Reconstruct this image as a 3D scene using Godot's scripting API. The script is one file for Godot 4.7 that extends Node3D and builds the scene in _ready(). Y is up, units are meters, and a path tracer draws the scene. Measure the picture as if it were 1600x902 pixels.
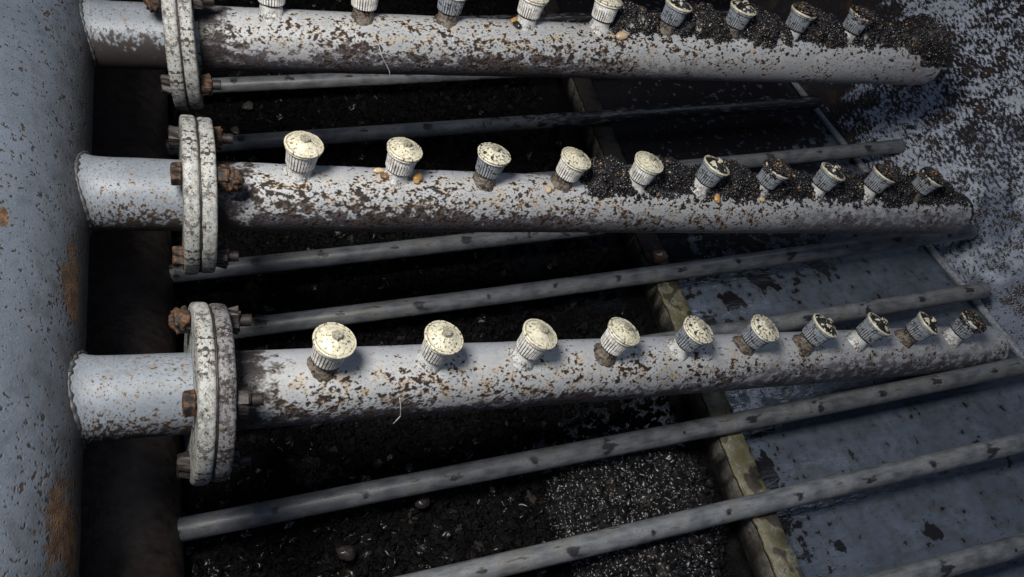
extends Node3D
# Distribution manifold inside a filter tank: a grey header pipe, three flanged laterals with
# screwed-in nozzles, a lower header with thin wash tubes, black wet gravel and the tank shell.

const PIPE_R := 0.0445
const PITCH := 0.13039
const LAT_X0 := -0.10
const LAT_X1 := 1.36
const HEAD_R := 0.125
const HEAD_X0 := -1.05
const HEAD_X1 := 0.85
const SLOPE_X := 0.1786
const SLOPE_Z := 0.0521
const BED_Y := -0.3552

var rng := RandomNumberGenerator.new()
var tex: Array = []
var M := {}
var lateral_frames: Array = []

# ------------------------------------------------------------------ setting up
func _ready():
	rng.seed = 4711
	make_camera_and_light()
	make_frames()
	make_textures()
	make_materials()
	make_tank()
	make_header()
	make_lower_header()
	make_tubes()
	make_beam()
	make_edge_rod()
	make_laterals()
	make_gravel()
	make_debris()
	make_pebbles()
	make_fibres()

func make_camera_and_light():
	var cam := Camera3D.new()
	cam.name = "camera"
	cam.fov = rad_to_deg(2.0 * atan(451.0 / 1170.96))
	cam.near = 0.02
	cam.far = 20.0
	var right := Vector3(0.912333, 0.307898, 0.269902)
	var up := Vector3(0.033788, 0.600322, -0.799044)
	cam.transform = Transform3D(Basis(right, up, right.cross(up)).orthonormalized(), Vector3(-0.14949, 0.75546, 0.7125))
	add_child(cam)
	cam.current = true
	var we := WorldEnvironment.new()
	we.name = "world_environment"
	var env := Environment.new()
	env.background_mode = Environment.BG_COLOR
	env.background_color = Color(0.017, 0.027, 0.056).linear_to_srgb()
	env.background_energy_multiplier = 1.0
	env.tonemap_mode = Environment.TONE_MAPPER_LINEAR
	env.tonemap_exposure = 1.0
	env.ssao_enabled = true
	env.ssil_enabled = true
	env.sdfgi_enabled = true
	we.environment = env
	add_child(we)
	# light through the open hatch, then two weaker lamps added to it
	area_lamp("hatch_daylight", Vector3(-0.46, 1.12, 0.36), Vector3(0.35, 0.0, 0.0), Vector2(0.36, 0.36), 2.75, Color(1.0, 0.98, 0.945))
	area_lamp("side_fill", Vector3(0.0, 0.95, 1.05), Vector3(0.5, -0.1, 0.0), Vector2(0.8, 0.5), 0.15, Color(0.86, 0.92, 1.0))  # added fill from the viewer's side, no opening of its own
	area_lamp("far_sheen_lamp", Vector3(1.5, 1.3, -0.5), Vector3(0.9, -0.2, 0.1), Vector2(0.6, 0.5), 0.30, Color(0.86, 0.92, 1.0))  # added lamp from behind for sheen on the floor and glints in the gravel

func area_lamp(called: String, from: Vector3, to: Vector3, size: Vector2, energy: float, colour: Color):
	var l := AreaLight3D.new()
	l.name = called
	l.area_size = size
	l.light_energy = energy
	l.light_color = colour
	l.light_size = size.x
	l.shadow_enabled = true
	l.set("area_range", 6.0)
	l.transform = Transform3D(Basis(), from).looking_at(to, Vector3(0, 0, -1))
	add_child(l)

func make_frames():
	var rows := [
		[Vector3(-0.0079, 0.05299, -0.26569), Vector3(0.9961, 0.08729, 0.01277), Vector3(-0.08444, 0.98532, -0.1484), 1.265],
		[Vector3(0, 0, 0), Vector3(0.99988, -0.01513, -0.00425), Vector3(0.01474, 0.99664, -0.08052), 1.325],
		[Vector3(-0.00036, -0.03962, 0.26556), Vector3(0.99737, -0.07195, -0.00865), Vector3(0.07148, 0.99637, -0.04622), 1.335]]
	for r in rows:
		var d: Vector3 = r[1]
		var n: Vector3 = r[2]
		var b := Basis(d, n, d.cross(n)).orthonormalized()
		lateral_frames.append({"at": Transform3D(b, r[0]), "end": r[3]})

func bed(x: float, z: float) -> float:
	return BED_Y + SLOPE_X * x + SLOPE_Z * z

# ------------------------------------------------------------------ naming helpers
func numbered(called: String) -> String:
	if not has_node(NodePath(called)):
		return called
	var i := 1
	while has_node(NodePath("%s_%03d" % [called, i])):
		i += 1
	return "%s_%03d" % [called, i]

func tag(o: Node, label := "", category := "", group := "", kind := ""):
	if label != "":
		o.set_meta("label", label)
	if category != "":
		o.set_meta("category", category)
	if group != "":
		o.set_meta("group", group)
	if kind != "":
		o.set_meta("kind", kind)
	return o

func thing(called: String, at: Transform3D, label: String, category: String, group := "") -> Node3D:
	var o := Node3D.new()
	o.name = numbered(called)
	add_child(o)
	o.transform = at
	tag(o, label, category, group)
	return o

func part(called: String, mesh: Mesh, mat: Material, parent: Node, at := Transform3D()) -> MeshInstance3D:
	var o := MeshInstance3D.new()
	o.name = called
	if parent == self:
		o.name = numbered(called)
	else:
		var i := 1
		while parent.has_node(NodePath(o.name)):
			o.name = "%s_%03d" % [called, i]
			i += 1
	o.mesh = mesh
	o.material_override = mat
	parent.add_child(o, true)
	o.transform = at
	return o

func group_part(called: String, parent: Node, at := Transform3D()) -> Node3D:
	var o := Node3D.new()
	o.name = called
	var i := 1
	while parent.has_node(NodePath(o.name)):
		o.name = "%s_%03d" % [called, i]
		i += 1
	parent.add_child(o, true)
	o.transform = at
	return o

# ------------------------------------------------------------------ mesh helpers
func noise(s: int, freq: float, octaves := 3) -> FastNoiseLite:
	var n := FastNoiseLite.new()
	n.seed = s
	n.noise_type = FastNoiseLite.TYPE_SIMPLEX_SMOOTH
	n.frequency = freq
	n.fractal_type = FastNoiseLite.FRACTAL_FBM if octaves > 1 else FastNoiseLite.FRACTAL_NONE
	n.fractal_octaves = octaves
	return n

# a sheet of points p[i][j] (i along u, j along v); flip turns its front to the other side
func add_sheet(st: SurfaceTool, pts: Array, flip := false, uv_from := Vector2.ZERO, uv_to := Vector2.ONE, smooth := true):
	var nu := pts.size()
	var nv: int = pts[0].size()
	st.set_smooth_group(1 if smooth else -1)
	for i in nu - 1:
		for j in nv - 1:
			var q := [[i, j], [i + 1, j + 1], [i + 1, j], [i, j], [i, j + 1], [i + 1, j + 1]]
			if flip:
				q = [[i, j], [i + 1, j], [i + 1, j + 1], [i, j], [i + 1, j + 1], [i, j + 1]]
			for e in q:
				st.set_uv(Vector2(lerpf(uv_from.x, uv_to.x, float(e[0]) / (nu - 1)), lerpf(uv_from.y, uv_to.y, float(e[1]) / (nv - 1))))
				st.add_vertex(pts[e[0]][e[1]])

func begin() -> SurfaceTool:
	var st := SurfaceTool.new()
	st.begin(Mesh.PRIMITIVE_TRIANGLES)
	return st

func finish(st: SurfaceTool, tangents := true) -> ArrayMesh:
	st.index()
	st.generate_normals()
	if tangents:
		st.generate_tangents()
	return st.commit()

# turned shape round Y: profile of Vector2(radius, height) from the bottom up; wob roughens it
func lathe(profile: Array, seg: int, wob := 0.0, s := 1, hard: Array = []) -> ArrayMesh:
	var st := begin()
	var nz := noise(s, 60.0, 2)
	var start := 0
	var cuts: Array = hard.duplicate()
	cuts.append(profile.size() - 1)
	for c in cuts:
		var pts := []
		for j in range(start, c + 1):
			var ring := []
			for i in seg + 1:
				var a := TAU * (i % seg) / seg
				var r: float = profile[j].x
				var v := Vector3(r * cos(a), profile[j].y, r * sin(a))
				if wob > 0.0:
					var k := nz.get_noise_3d(v.x, v.y, v.z) * wob
					v += Vector3(cos(a), 0.4, sin(a)) * k
				ring.append(v)
			pts.append(ring)
		add_sheet(st, pts, false, Vector2(profile[start].y, 0), Vector2(profile[c].y, 1))
		start = c
	return finish(st)

# a tube along X with angle measured from +Y towards +Z
func pipe_pts(x0: float, x1: float, r: float, nx: int, na: int, wob := 0.0, s := 3) -> Array:
	var nz := noise(s, 14.0, 3)
	var pts := []
	for i in nx + 1:
		var ring := []
		var x := lerpf(x0, x1, float(i) / nx)
		for j in na + 1:
			var a := -PI + TAU * (j % na) / na
			var rr := r
			if wob > 0.0:
				rr += wob * nz.get_noise_3d(x, r * cos(a), r * sin(a))
			ring.append(Vector3(x, rr * cos(a), rr * sin(a)))
		pts.append(ring)
	return pts

func tube_path(path: Array, radii: Array, na: int, caps := true, wob := 0.0, s := 5) -> ArrayMesh:
	var st := begin()
	var nz := noise(s, 90.0, 2)
	var pts := []
	for i in path.size():
		var t: Vector3 = (path[mini(i + 1, path.size() - 1)] - path[maxi(i - 1, 0)]).normalized()
		var a := t.cross(Vector3.UP if absf(t.y) < 0.9 else Vector3.RIGHT).normalized()
		var b := t.cross(a)
		var ring := []
		for j in na + 1:
			var ang := TAU * (j % na) / na
			var dir := a * cos(ang) + b * sin(ang)
			var p: Vector3 = path[i] + dir * radii[i]
			if wob > 0.0:
				p += dir * nz.get_noise_3dv(p) * wob
			ring.append(p)
		pts.append(ring)
	if caps:
		var first := []
		var last := []
		for j in na + 1:
			first.append(path[0])
			last.append(path[-1])
		pts.push_front(first)
		pts.push_back(last)
	add_sheet(st, pts, true)
	return finish(st, false)

func box_shape(st: SurfaceTool, c: Vector3, s: Vector3, b := Basis(), bevel := 0.0):
	# a box whose edges are cut by a bevel
	var h := s * 0.5
	var e := bevel
	var axes := [Vector3.RIGHT, Vector3.UP, Vector3.BACK]
	st.set_smooth_group(-1)
	var quad := func(p: Array):
		var n: Vector3 = (p[1] - p[0]).cross(p[2] - p[0])
		var order := [0, 1, 2, 0, 2, 3] if n.dot(p[0] + p[2]) < 0.0 else [0, 2, 1, 0, 3, 2]
		for k in order:
			st.set_uv(Vector2(p[k].x + p[k].z, p[k].y))
			st.add_vertex(c + b * p[k])
	for ax in 3:
		var u: Vector3 = axes[(ax + 1) % 3]
		var v: Vector3 = axes[(ax + 2) % 3]
		var w: Vector3 = axes[ax]
		var hu: float = h[(ax + 1) % 3]
		var hv: float = h[(ax + 2) % 3]
		var hw: float = h[ax]
		for sg in [-1.0, 1.0]:
			var o: Vector3 = w * hw * sg
			quad.call([o + u * (hu - e) + v * (hv - e), o - u * (hu - e) + v * (hv - e), o - u * (hu - e) - v * (hv - e), o + u * (hu - e) - v * (hv - e)])
		if e > 0.0:
			for su in [-1.0, 1.0]:
				for sv in [-1.0, 1.0]:
					var p1: Vector3 = u * hu * su + v * (hv - e) * sv
					var p2: Vector3 = u * (hu - e) * su + v * hv * sv
					quad.call([p1 - w * (hw - e), p1 + w * (hw - e), p2 + w * (hw - e), p2 - w * (hw - e)])
	if e > 0.0:
		for sx in [-1.0, 1.0]:
			for sy in [-1.0, 1.0]:
				for sz in [-1.0, 1.0]:
					var p := [Vector3(h.x * sx, (h.y - e) * sy, (h.z - e) * sz), Vector3((h.x - e) * sx, h.y * sy, (h.z - e) * sz), Vector3((h.x - e) * sx, (h.y - e) * sy, h.z * sz)]
					var n: Vector3 = (p[1] - p[0]).cross(p[2] - p[0])
					for k in ([0, 1, 2] if n.dot(p[0]) < 0.0 else [0, 2, 1]):
						st.set_uv(Vector2(p[k].x, p[k].y))
						st.add_vertex(c + b * p[k])

# an icosphere as unit directions and triangles
func ico(sub: int) -> Array:
	var t := (1.0 + sqrt(5.0)) / 2.0
	var vs: Array = []
	for p in [[-1, t, 0], [1, t, 0], [-1, -t, 0], [1, -t, 0], [0, -1, t], [0, 1, t], [0, -1, -t], [0, 1, -t], [t, 0, -1], [t, 0, 1], [-t, 0, -1], [-t, 0, 1]]:
		vs.append(Vector3(p[0], p[1], p[2]).normalized())
	var fs: Array = [[0, 11, 5], [0, 5, 1], [0, 1, 7], [0, 7, 10], [0, 10, 11], [1, 5, 9], [5, 11, 4], [11, 10, 2], [10, 7, 6], [7, 1, 8], [3, 9, 4], [3, 4, 2], [3, 2, 6], [3, 6, 8], [3, 8, 9], [4, 9, 5], [2, 4, 11], [6, 2, 10], [8, 6, 7], [9, 8, 1]]
	for k in sub:
		var nf := []
		var mid := {}
		for f in fs:
			var m := []
			for e in 3:
				var a: int = f[e]
				var b: int = f[(e + 1) % 3]
				var key := Vector2i(mini(a, b), maxi(a, b))
				if not mid.has(key):
					mid[key] = vs.size()
					vs.append(((vs[a] + vs[b]) * 0.5).normalized())
				m.append(mid[key])
			nf.append_array([[f[0], m[0], m[2]], [f[1], m[1], m[0]], [f[2], m[2], m[1]], [m[0], m[1], m[2]]])
		fs = nf
	return [vs, fs]

func add_lump(st: SurfaceTool, sphere: Array, at: Transform3D, rough: float, s: float, nz: FastNoiseLite, smooth := true, col := Color.WHITE):
	st.set_smooth_group(1 if smooth else -1)
	var vs := []
	for v in sphere[0]:
		var k: float = 1.0 + rough * nz.get_noise_3d(v.x * 1.0 + s * 7.3, v.y + s * 3.1, v.z - s)
		vs.append(at * (v * k))
	for f in sphere[1]:
		for e in [0, 2, 1]:
			st.set_color(col)
			st.set_uv(Vector2(vs[f[e]].x, vs[f[e]].z))
			st.add_vertex(vs[f[e]])

# ------------------------------------------------------------------ textures
func lay(w: int, h: int, s: int, freq: float, octaves: int, squash := 1) -> PackedByteArray:
	var n := FastNoiseLite.new()
	n.seed = s
	n.noise_type = FastNoiseLite.TYPE_SIMPLEX_SMOOTH
	n.frequency = freq
	n.fractal_octaves = octaves
	n.fractal_type = FastNoiseLite.FRACTAL_FBM if octaves > 1 else FastNoiseLite.FRACTAL_NONE
	var im: Image
	if freq < 0.02 and squash == 1:
		n.frequency = freq * 4.0
		im = n.get_image(w / 4, h / 4)
		im.resize(w, h, Image.INTERPOLATE_CUBIC)
	elif squash > 1:
		im = n.get_image(w / squash, h)
		im.resize(w, h, Image.INTERPOLATE_CUBIC)
	else:
		im = n.get_image(w, h)
	im.convert(Image.FORMAT_L8)
	return im.get_data()

func pack(w: int, h: int, rgb: PackedByteArray, rough: PackedByteArray, bump: PackedByteArray, strength: float) -> Array:
	var a := Image.create_from_data(w, h, false, Image.FORMAT_RGB8, rgb)
	var r := Image.create_from_data(w, h, false, Image.FORMAT_L8, rough)
	var b := Image.create_from_data(w, h, false, Image.FORMAT_L8, bump)
	b.bump_map_to_normal_map(strength)
	b.convert(Image.FORMAT_RGB8)
	return [a, r, b]

func make_textures():
	tex.resize(18)
	var id := WorkerThreadPool.add_group_task(bake, 18, -1, true)
	WorkerThreadPool.wait_for_group_task_completion(id)

func bake(i: int):
	match i:
		0: tex[0] = bake_header()
		1: tex[1] = bake_wall()
		2: tex[2] = bake_lateral(0)
		3: tex[3] = bake_lateral(1)
		4: tex[4] = bake_lateral(2)
		5: tex[5] = bake_floor()
		6: tex[6] = bake_stub()
		7: tex[7] = bake_tube()
		8: tex[8] = bake_chipped()
		9: tex[9] = bake_cap(0)
		10: tex[10] = bake_cap(1)
		11: tex[11] = bake_cap(2)
		12: tex[12] = bake_cap(3)
		13: tex[13] = bake_plain()
		14: tex[14] = bake_beam()
		15: tex[15] = bake_chipped(1)
		16: tex[16] = bake_rust()
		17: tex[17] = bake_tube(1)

static func ss(a: float, b: float, x: float) -> float:
	var t := clampf((x - a) / (b - a), 0.0, 1.0)
	return t * t * (3.0 - 2.0 * t)

func bake_lateral(row: int) -> Array:
	var w := 2048
	var h := 512
	var n1 := lay(w, h, 11 + row, 0.055, 5)       # chips
	var n2 := lay(w, h, 31 + row, 0.007, 3)       # wide patches
	var n3 := lay(w, h, 51 + row, 0.35, 2)        # grain
	var n4 := lay(w, h, 71 + row, 0.028, 4)       # stain edges
	var n5 := lay(w, h, 91 + row, 0.13, 2)        # small dots
	var n6 := lay(w, h, 97 + row, 0.05, 3, 3)     # lace, stretched along the pipe
	var rgb := PackedByteArray()
	var ro := PackedByteArray()
	var bu := PackedByteArray()
	rgb.resize(w * h * 3)
	ro.resize(w * h)
	bu.resize(w * h)
	var xs := PackedFloat32Array()
	var stain := PackedFloat32Array()
	var chip := PackedFloat32Array()
	var tar := PackedFloat32Array()
	xs.resize(w); stain.resize(w); chip.resize(w); tar.resize(w)
	for i in w:
		var x := lerpf(LAT_X0, LAT_X1, (i + 0.5) / w)
		xs[i] = x
		match row:
			0:
				stain[i] = 1.0 - 0.5 * ss(0.38, 0.6, x) - 0.45 * ss(0.6, 0.95, x)
				chip[i] = 0.45 + 0.5 * ss(0.0, 0.2, x) - 0.75 * ss(0.45, 0.8, x)
				tar[i] = 55.0 * ss(0.5, 0.58, x) - 42.0 + 8.0 * ss(1.12, 1.2, x) + 24.0 * ss(1.18, 1.24, x)
			1:
				stain[i] = 1.0 - 0.45 * ss(0.22, 0.45, x) - 0.4 * ss(0.45, 0.7, x) + 0.3 * ss(0.8, 0.9, x)
				chip[i] = 1.0 - 0.2 * ss(0.3, 0.5, x) - 0.65 * ss(0.55, 0.95, x)
				tar[i] = 72.0 * ss(0.38, 0.52, x) - 40.0
			2:
				stain[i] = 1.0 - 0.3 * ss(0.2, 0.5, x) - 0.1 * ss(0.5, 0.9, x)
				chip[i] = 0.85 - 0.35 * ss(0.45, 0.7, x) - 0.3 * ss(0.7, 1.0, x)
				tar[i] = -80.0
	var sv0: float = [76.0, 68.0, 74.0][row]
	var film := PackedFloat32Array()
	film.resize(w)
	for i in w:
		var x := xs[i]
		film[i] = [0.18 + 0.25 * ss(0.95, 1.25, x), 0.24 + 0.45 * ss(0.75, 1.0, x), 0.30 + 0.68 * ss(0.42, 0.75, x)][row]
	for j in h:
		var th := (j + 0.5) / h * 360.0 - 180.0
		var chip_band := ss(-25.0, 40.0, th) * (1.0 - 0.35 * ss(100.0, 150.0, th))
		var top_dull := 1.0 - ss(-30.0, 25.0, th)
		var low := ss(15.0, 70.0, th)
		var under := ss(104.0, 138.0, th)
		for i in w:
			var k := j * w + i
			var a := n1[k] / 255.0
			var b := n2[k] / 255.0
			var c := n3[k] / 255.0
			var d := n4[k] / 255.0
			var e := n5[k] / 255.0
			var g := n6[k] / 255.0
			var fine := 0.40 * e + 0.32 * c + 0.28 * a
			var v := 0.95 + 0.12 * (b - 0.5) + 0.16 * (c - 0.5) + 0.24 * (d - 0.5)
			var r0 := 0.71 * v
			var g0 := 0.72 * v
			var b0 := 0.735 * v
			var hi := 200.0 + 14.0 * c
			var rough := 0.42 + 0.14 * c
			# duller and bluer along the top
			var td := top_dull * 0.5
			r0 = lerpf(r0, 0.55, td); g0 = lerpf(g0, 0.575, td); b0 = lerpf(b0, 0.625, td)
			# grey film, cloudy and streaked
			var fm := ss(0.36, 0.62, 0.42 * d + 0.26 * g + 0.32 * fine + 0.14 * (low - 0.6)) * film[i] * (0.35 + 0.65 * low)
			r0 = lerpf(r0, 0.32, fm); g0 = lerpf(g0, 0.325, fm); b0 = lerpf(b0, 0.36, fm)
			# thin yellowish grime
			var yg := ss(0.46, 0.70, 0.7 * d + 0.3 * e) * chip[i] * chip_band * 0.6
			r0 = lerpf(r0, 0.62, yg); g0 = lerpf(g0, 0.55, yg); b0 = lerpf(b0, 0.43, yg)
			# the dark film on the underside, broken into lace
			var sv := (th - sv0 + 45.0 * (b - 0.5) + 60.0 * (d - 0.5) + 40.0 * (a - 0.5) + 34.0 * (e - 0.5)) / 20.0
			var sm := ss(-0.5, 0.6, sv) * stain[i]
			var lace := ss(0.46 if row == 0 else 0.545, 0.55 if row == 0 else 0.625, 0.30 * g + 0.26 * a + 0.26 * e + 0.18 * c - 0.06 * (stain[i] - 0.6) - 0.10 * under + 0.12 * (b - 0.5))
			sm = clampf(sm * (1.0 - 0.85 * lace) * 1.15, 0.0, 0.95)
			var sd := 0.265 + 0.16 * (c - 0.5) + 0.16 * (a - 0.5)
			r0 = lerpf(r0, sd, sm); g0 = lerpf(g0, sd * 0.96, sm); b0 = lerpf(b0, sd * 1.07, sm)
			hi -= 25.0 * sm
			# chips: clustered, from pin-pricks to finger-nail size
			var dens := chip[i] * chip_band + 1.7 * (b - 0.5) + 1.5 * (d - 0.5) - 0.5 * sm + 0.35 * ss(-2.2, -0.6, sv) * stain[i]
			var aa := 0.62 * a + 0.24 * e + 0.14 * c
			var thr := 0.685 - 0.115 * dens
			var rim := ss(thr - 0.055, thr + 0.01, aa) * ss(0.42, 0.66, 0.6 * d + 0.4 * b)
			var core := ss(thr, thr + 0.05, aa)
			var pins := ss(0.72 - 0.09 * dens, 0.78 - 0.09 * dens, 0.62 * e + 0.38 * c) * (0.5 + 0.5 * chip_band)
			if rim > 0.0:
				var rr := rim * 0.85
				var rk := 0.78 + 0.7 * (c - 0.5) + 0.6 * (e - 0.5)
				r0 = lerpf(r0, 0.62 * rk, rr); g0 = lerpf(g0, 0.45 * rk, rr); b0 = lerpf(b0, 0.25 * rk, rr)
			core = maxf(core, pins * 0.85)
			if core > 0.0:
				var br := ss(0.60, 0.85, 0.45 * d + 0.55 * c)
				r0 = lerpf(r0, 0.10 + 0.26 * br, core); g0 = lerpf(g0, 0.08 + 0.14 * br, core); b0 = lerpf(b0, 0.085 + 0.03 * br, core)
				hi -= 100.0 * core - 60.0 * c * core
				rough = lerpf(rough, 0.72, core)
			# black tar spread round the heaps on top
			var tv := (tar[i] - th + 56.0 * (d - 0.5) + 44.0 * (a - 0.5) + 34.0 * (e - 0.5)) / 9.0
			var tm := ss(-0.4, 0.5, tv) * ss(-180.0, -120.0, th)
			if tm > 0.0:
				var tk := 0.10 + 0.08 * (c - 0.3)
				r0 = lerpf(r0, tk * 1.05, tm); g0 = lerpf(g0, tk, tm); b0 = lerpf(b0, tk * 1.05, tm)
				rough = lerpf(rough, 0.26, tm)
				hi = lerpf(hi, 150.0 + 80.0 * e, tm)
			# shadow of the flange painted onto the pipe, with a ragged edge
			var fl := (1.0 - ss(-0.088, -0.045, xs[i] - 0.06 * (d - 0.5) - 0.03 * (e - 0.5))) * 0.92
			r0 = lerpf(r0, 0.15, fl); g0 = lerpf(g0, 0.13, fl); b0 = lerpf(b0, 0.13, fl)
			rgb[k * 3] = clampi(int(r0 * 255.0), 0, 255)
			rgb[k * 3 + 1] = clampi(int(g0 * 255.0), 0, 255)
			rgb[k * 3 + 2] = clampi(int(b0 * 255.0), 0, 255)
			ro[k] = clampi(int(rough * 255.0), 0, 255)
			bu[k] = clampi(int(hi), 0, 255)
	return pack(w, h, rgb, ro, bu, 4.0)

func bake_header() -> Array:
	var w := 2048
	var h := 1024
	var n1 := lay(w, h, 211, 0.05, 3)
	var n2 := lay(w, h, 231, 0.005, 3)
	var n3 := lay(w, h, 251, 0.33, 2)
	var n4 := lay(w, h, 271, 0.025, 4)
	var n5 := lay(w, h, 291, 0.12, 2)
	var rgb := PackedByteArray()
	var ro := PackedByteArray()
	var bu := PackedByteArray()
	rgb.resize(w * h * 3); ro.resize(w * h); bu.resize(w * h)
	var patches := [Vector4(0.158, -69.0, 0.052, 9.0), Vector4(0.415, -72.0, 0.05, 15.0), Vector4(0.43, -82.0, 0.075, 7.0), Vector4(0.118, -31.0, 0.012, 4.5), Vector4(0.50, -66.0, 0.03, 10.0)]
	for j in h:
		var th := (j + 0.5) / h * 360.0 - 180.0
		for i in w:
			var k := j * w + i
			var x := lerpf(HEAD_X0, HEAD_X1, (i + 0.5) / w)
			var a := n1[k] / 255.0
			var b := n2[k] / 255.0
			var c := n3[k] / 255.0
			var d := n4[k] / 255.0
			var e := n5[k] / 255.0
			var v := 0.97 + 0.20 * (b - 0.5) + 0.13 * (c - 0.5) + 0.22 * (d - 0.5)
			var r0 := 0.35 * v
			var g0 := 0.385 * v
			var b0 := 0.435 * v
			var fleck := ss(0.64, 0.74, 0.6 * e + 0.4 * c) * 0.28
			r0 = lerpf(r0, 0.66, fleck); g0 = lerpf(g0, 0.69, fleck); b0 = lerpf(b0, 0.73, fleck)
			var cloud := ss(0.42, 0.70, 0.5 * d + 0.25 * a + 0.25 * e) * 0.35
			r0 = lerpf(r0, 0.25, cloud); g0 = lerpf(g0, 0.265, cloud); b0 = lerpf(b0, 0.29, cloud)
			var hi := 190.0 + 22.0 * c + 14.0 * d
			var rough := 0.42 + 0.14 * c
			# shade painted in as a darker band where the side turns toward the junctions
			var side_shade := (1.0 - ss(-84.0, -36.0, th + 30.0 * (d - 0.5) + 16.0 * (a - 0.5))) * 0.75
			r0 = lerpf(r0, 0.20, side_shade); g0 = lerpf(g0, 0.195, side_shade); b0 = lerpf(b0, 0.20, side_shade)
			var dens := 0.45 + 1.3 * (b - 0.5) + 0.9 * (d - 0.5) + 0.4 * (1.0 - ss(-70.0, -20.0, th))
			var core := ss(0.72 - 0.085 * dens, 0.775 - 0.085 * dens, 0.66 * a + 0.21 * e + 0.13 * c)
			core = maxf(core, 0.8 * ss(0.74 - 0.07 * dens, 0.79 - 0.07 * dens, 0.7 * e + 0.3 * c))
			core = maxf(core, ss(0.84 - 0.08 * dens, 0.87 - 0.08 * dens, e))
			if core > 0.0:
				core *= 0.9
				var br := ss(0.45, 0.7, d)
				br *= 0.45
				r0 = lerpf(r0, 0.13 + 0.16 * br, core); g0 = lerpf(g0, 0.12 + 0.09 * br, core); b0 = lerpf(b0, 0.12 + 0.03 * br, core)
				hi -= 70.0 * core
				rough = lerpf(rough, 0.7, core)
			if th > -110.0 and th < -15.0 and x > 0.0:
				for p in patches:
					var q: float = Vector2((x - p.x) / p.z, (th - p.y) / p.w).length()
					var m := 1.0 - ss(0.62, 0.92, q + 1.0 * (d - 0.5) + 0.9 * (a - 0.5) + 0.5 * (e - 0.5))
					if m > 0.0:
						var t := 0.85 + 0.9 * (a - 0.5) + 0.6 * (c - 0.5)
						m *= 0.92
						r0 = lerpf(r0, 0.37 * t, m); g0 = lerpf(g0, 0.265 * t, m); b0 = lerpf(b0, 0.18 * t, m)
						rough = lerpf(rough, 0.85, m)
						hi = lerpf(hi, 150.0 + 60.0 * c, m)
			rgb[k * 3] = clampi(int(r0 * 255.0), 0, 255)
			rgb[k * 3 + 1] = clampi(int(g0 * 255.0), 0, 255)
			rgb[k * 3 + 2] = clampi(int(b0 * 255.0), 0, 255)
			ro[k] = clampi(int(rough * 255.0), 0, 255)
			bu[k] = clampi(int(hi), 0, 255)
	return pack(w, h, rgb, ro, bu, 3.0)

# short pipes between header and flange: three sections side by side
func bake_stub() -> Array:
	var w := 768
	var h := 512
	var n1 := lay(w, h, 311, 0.06, 4)
	var n2 := lay(w, h, 331, 0.009, 3)
	var n3 := lay(w, h, 351, 0.35, 2)
	var n4 := lay(w, h, 371, 0.03, 4)
	var n5 := lay(w, h, 391, 0.14, 2)
	var rgb := PackedByteArray()
	var ro := PackedByteArray()
	var bu := PackedByteArray()
	rgb.resize(w * h * 3); ro.resize(w * h); bu.resize(w * h)
	for j in h:
		var th := (j + 0.5) / h * 360.0 - 180.0
		for i in w:
			var k := j * w + i
			var sec := i / 256
			var t := (i % 256) / 256.0
			var a := n1[k] / 255.0
			var b := n2[k] / 255.0
			var c := n3[k] / 255.0
			var d := n4[k] / 255.0
			var e := n5[k] / 255.0
			var v := 0.97 + 0.10 * (b - 0.5) + 0.10 * (c - 0.5) + 0.12 * (d - 0.5)
			var r0 := 0.50 * v
			var g0 := 0.53 * v
			var b0 := 0.57 * v
			var cloud := ss(0.40, 0.66, 0.5 * d + 0.25 * a + 0.25 * e) * 0.35
			r0 = lerpf(r0, 0.34, cloud); g0 = lerpf(g0, 0.35, cloud); b0 = lerpf(b0, 0.38, cloud)
			var hi := 195.0 + 16.0 * c
			var rough := 0.45 + 0.12 * c
			var dens := 0.15 + ss(35.0, 85.0, th) * 1.1 + 0.7 * (b - 0.5)
			var thr := 0.79 - 0.17 * dens
			var rim := ss(thr - 0.05, thr, a) * ss(0.4, 0.65, d) * 0.7
			r0 = lerpf(r0, 0.52, rim); g0 = lerpf(g0, 0.38, rim); b0 = lerpf(b0, 0.22, rim)
			var core := maxf(ss(thr - 0.05, thr, 0.6 * a + 0.25 * e + 0.15 * c), ss(0.73 - 0.07 * dens, 0.78 - 0.07 * dens, 0.65 * e + 0.35 * c))
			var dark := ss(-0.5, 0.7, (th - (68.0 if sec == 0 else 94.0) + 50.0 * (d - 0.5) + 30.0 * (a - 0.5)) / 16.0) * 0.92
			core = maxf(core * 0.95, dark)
			var br := ss(0.45, 0.75, e) * (0.4 if sec == 0 else 1.0)
			br *= 0.6
			r0 = lerpf(r0, 0.13 + 0.17 * br, core); g0 = lerpf(g0, 0.115 + 0.10 * br, core); b0 = lerpf(b0, 0.12 + 0.02 * br, core)
			hi -= 60.0 * core
			rough = lerpf(rough, 0.7, core)
			var ed := (1.0 - ss(0.0, 0.10, t + 0.12 * (d - 0.5))) * 0.5
			r0 = lerpf(r0, 0.30, ed); g0 = lerpf(g0, 0.27, ed); b0 = lerpf(b0, 0.24, ed)
			rgb[k * 3] = clampi(int(r0 * 255.0), 0, 255)
			rgb[k * 3 + 1] = clampi(int(g0 * 255.0), 0, 255)
			rgb[k * 3 + 2] = clampi(int(b0 * 255.0), 0, 255)
			ro[k] = clampi(int(rough * 255.0), 0, 255)
			bu[k] = clampi(int(hi), 0, 255)
	return pack(w, h, rgb, ro, bu, 3.0)

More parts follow.
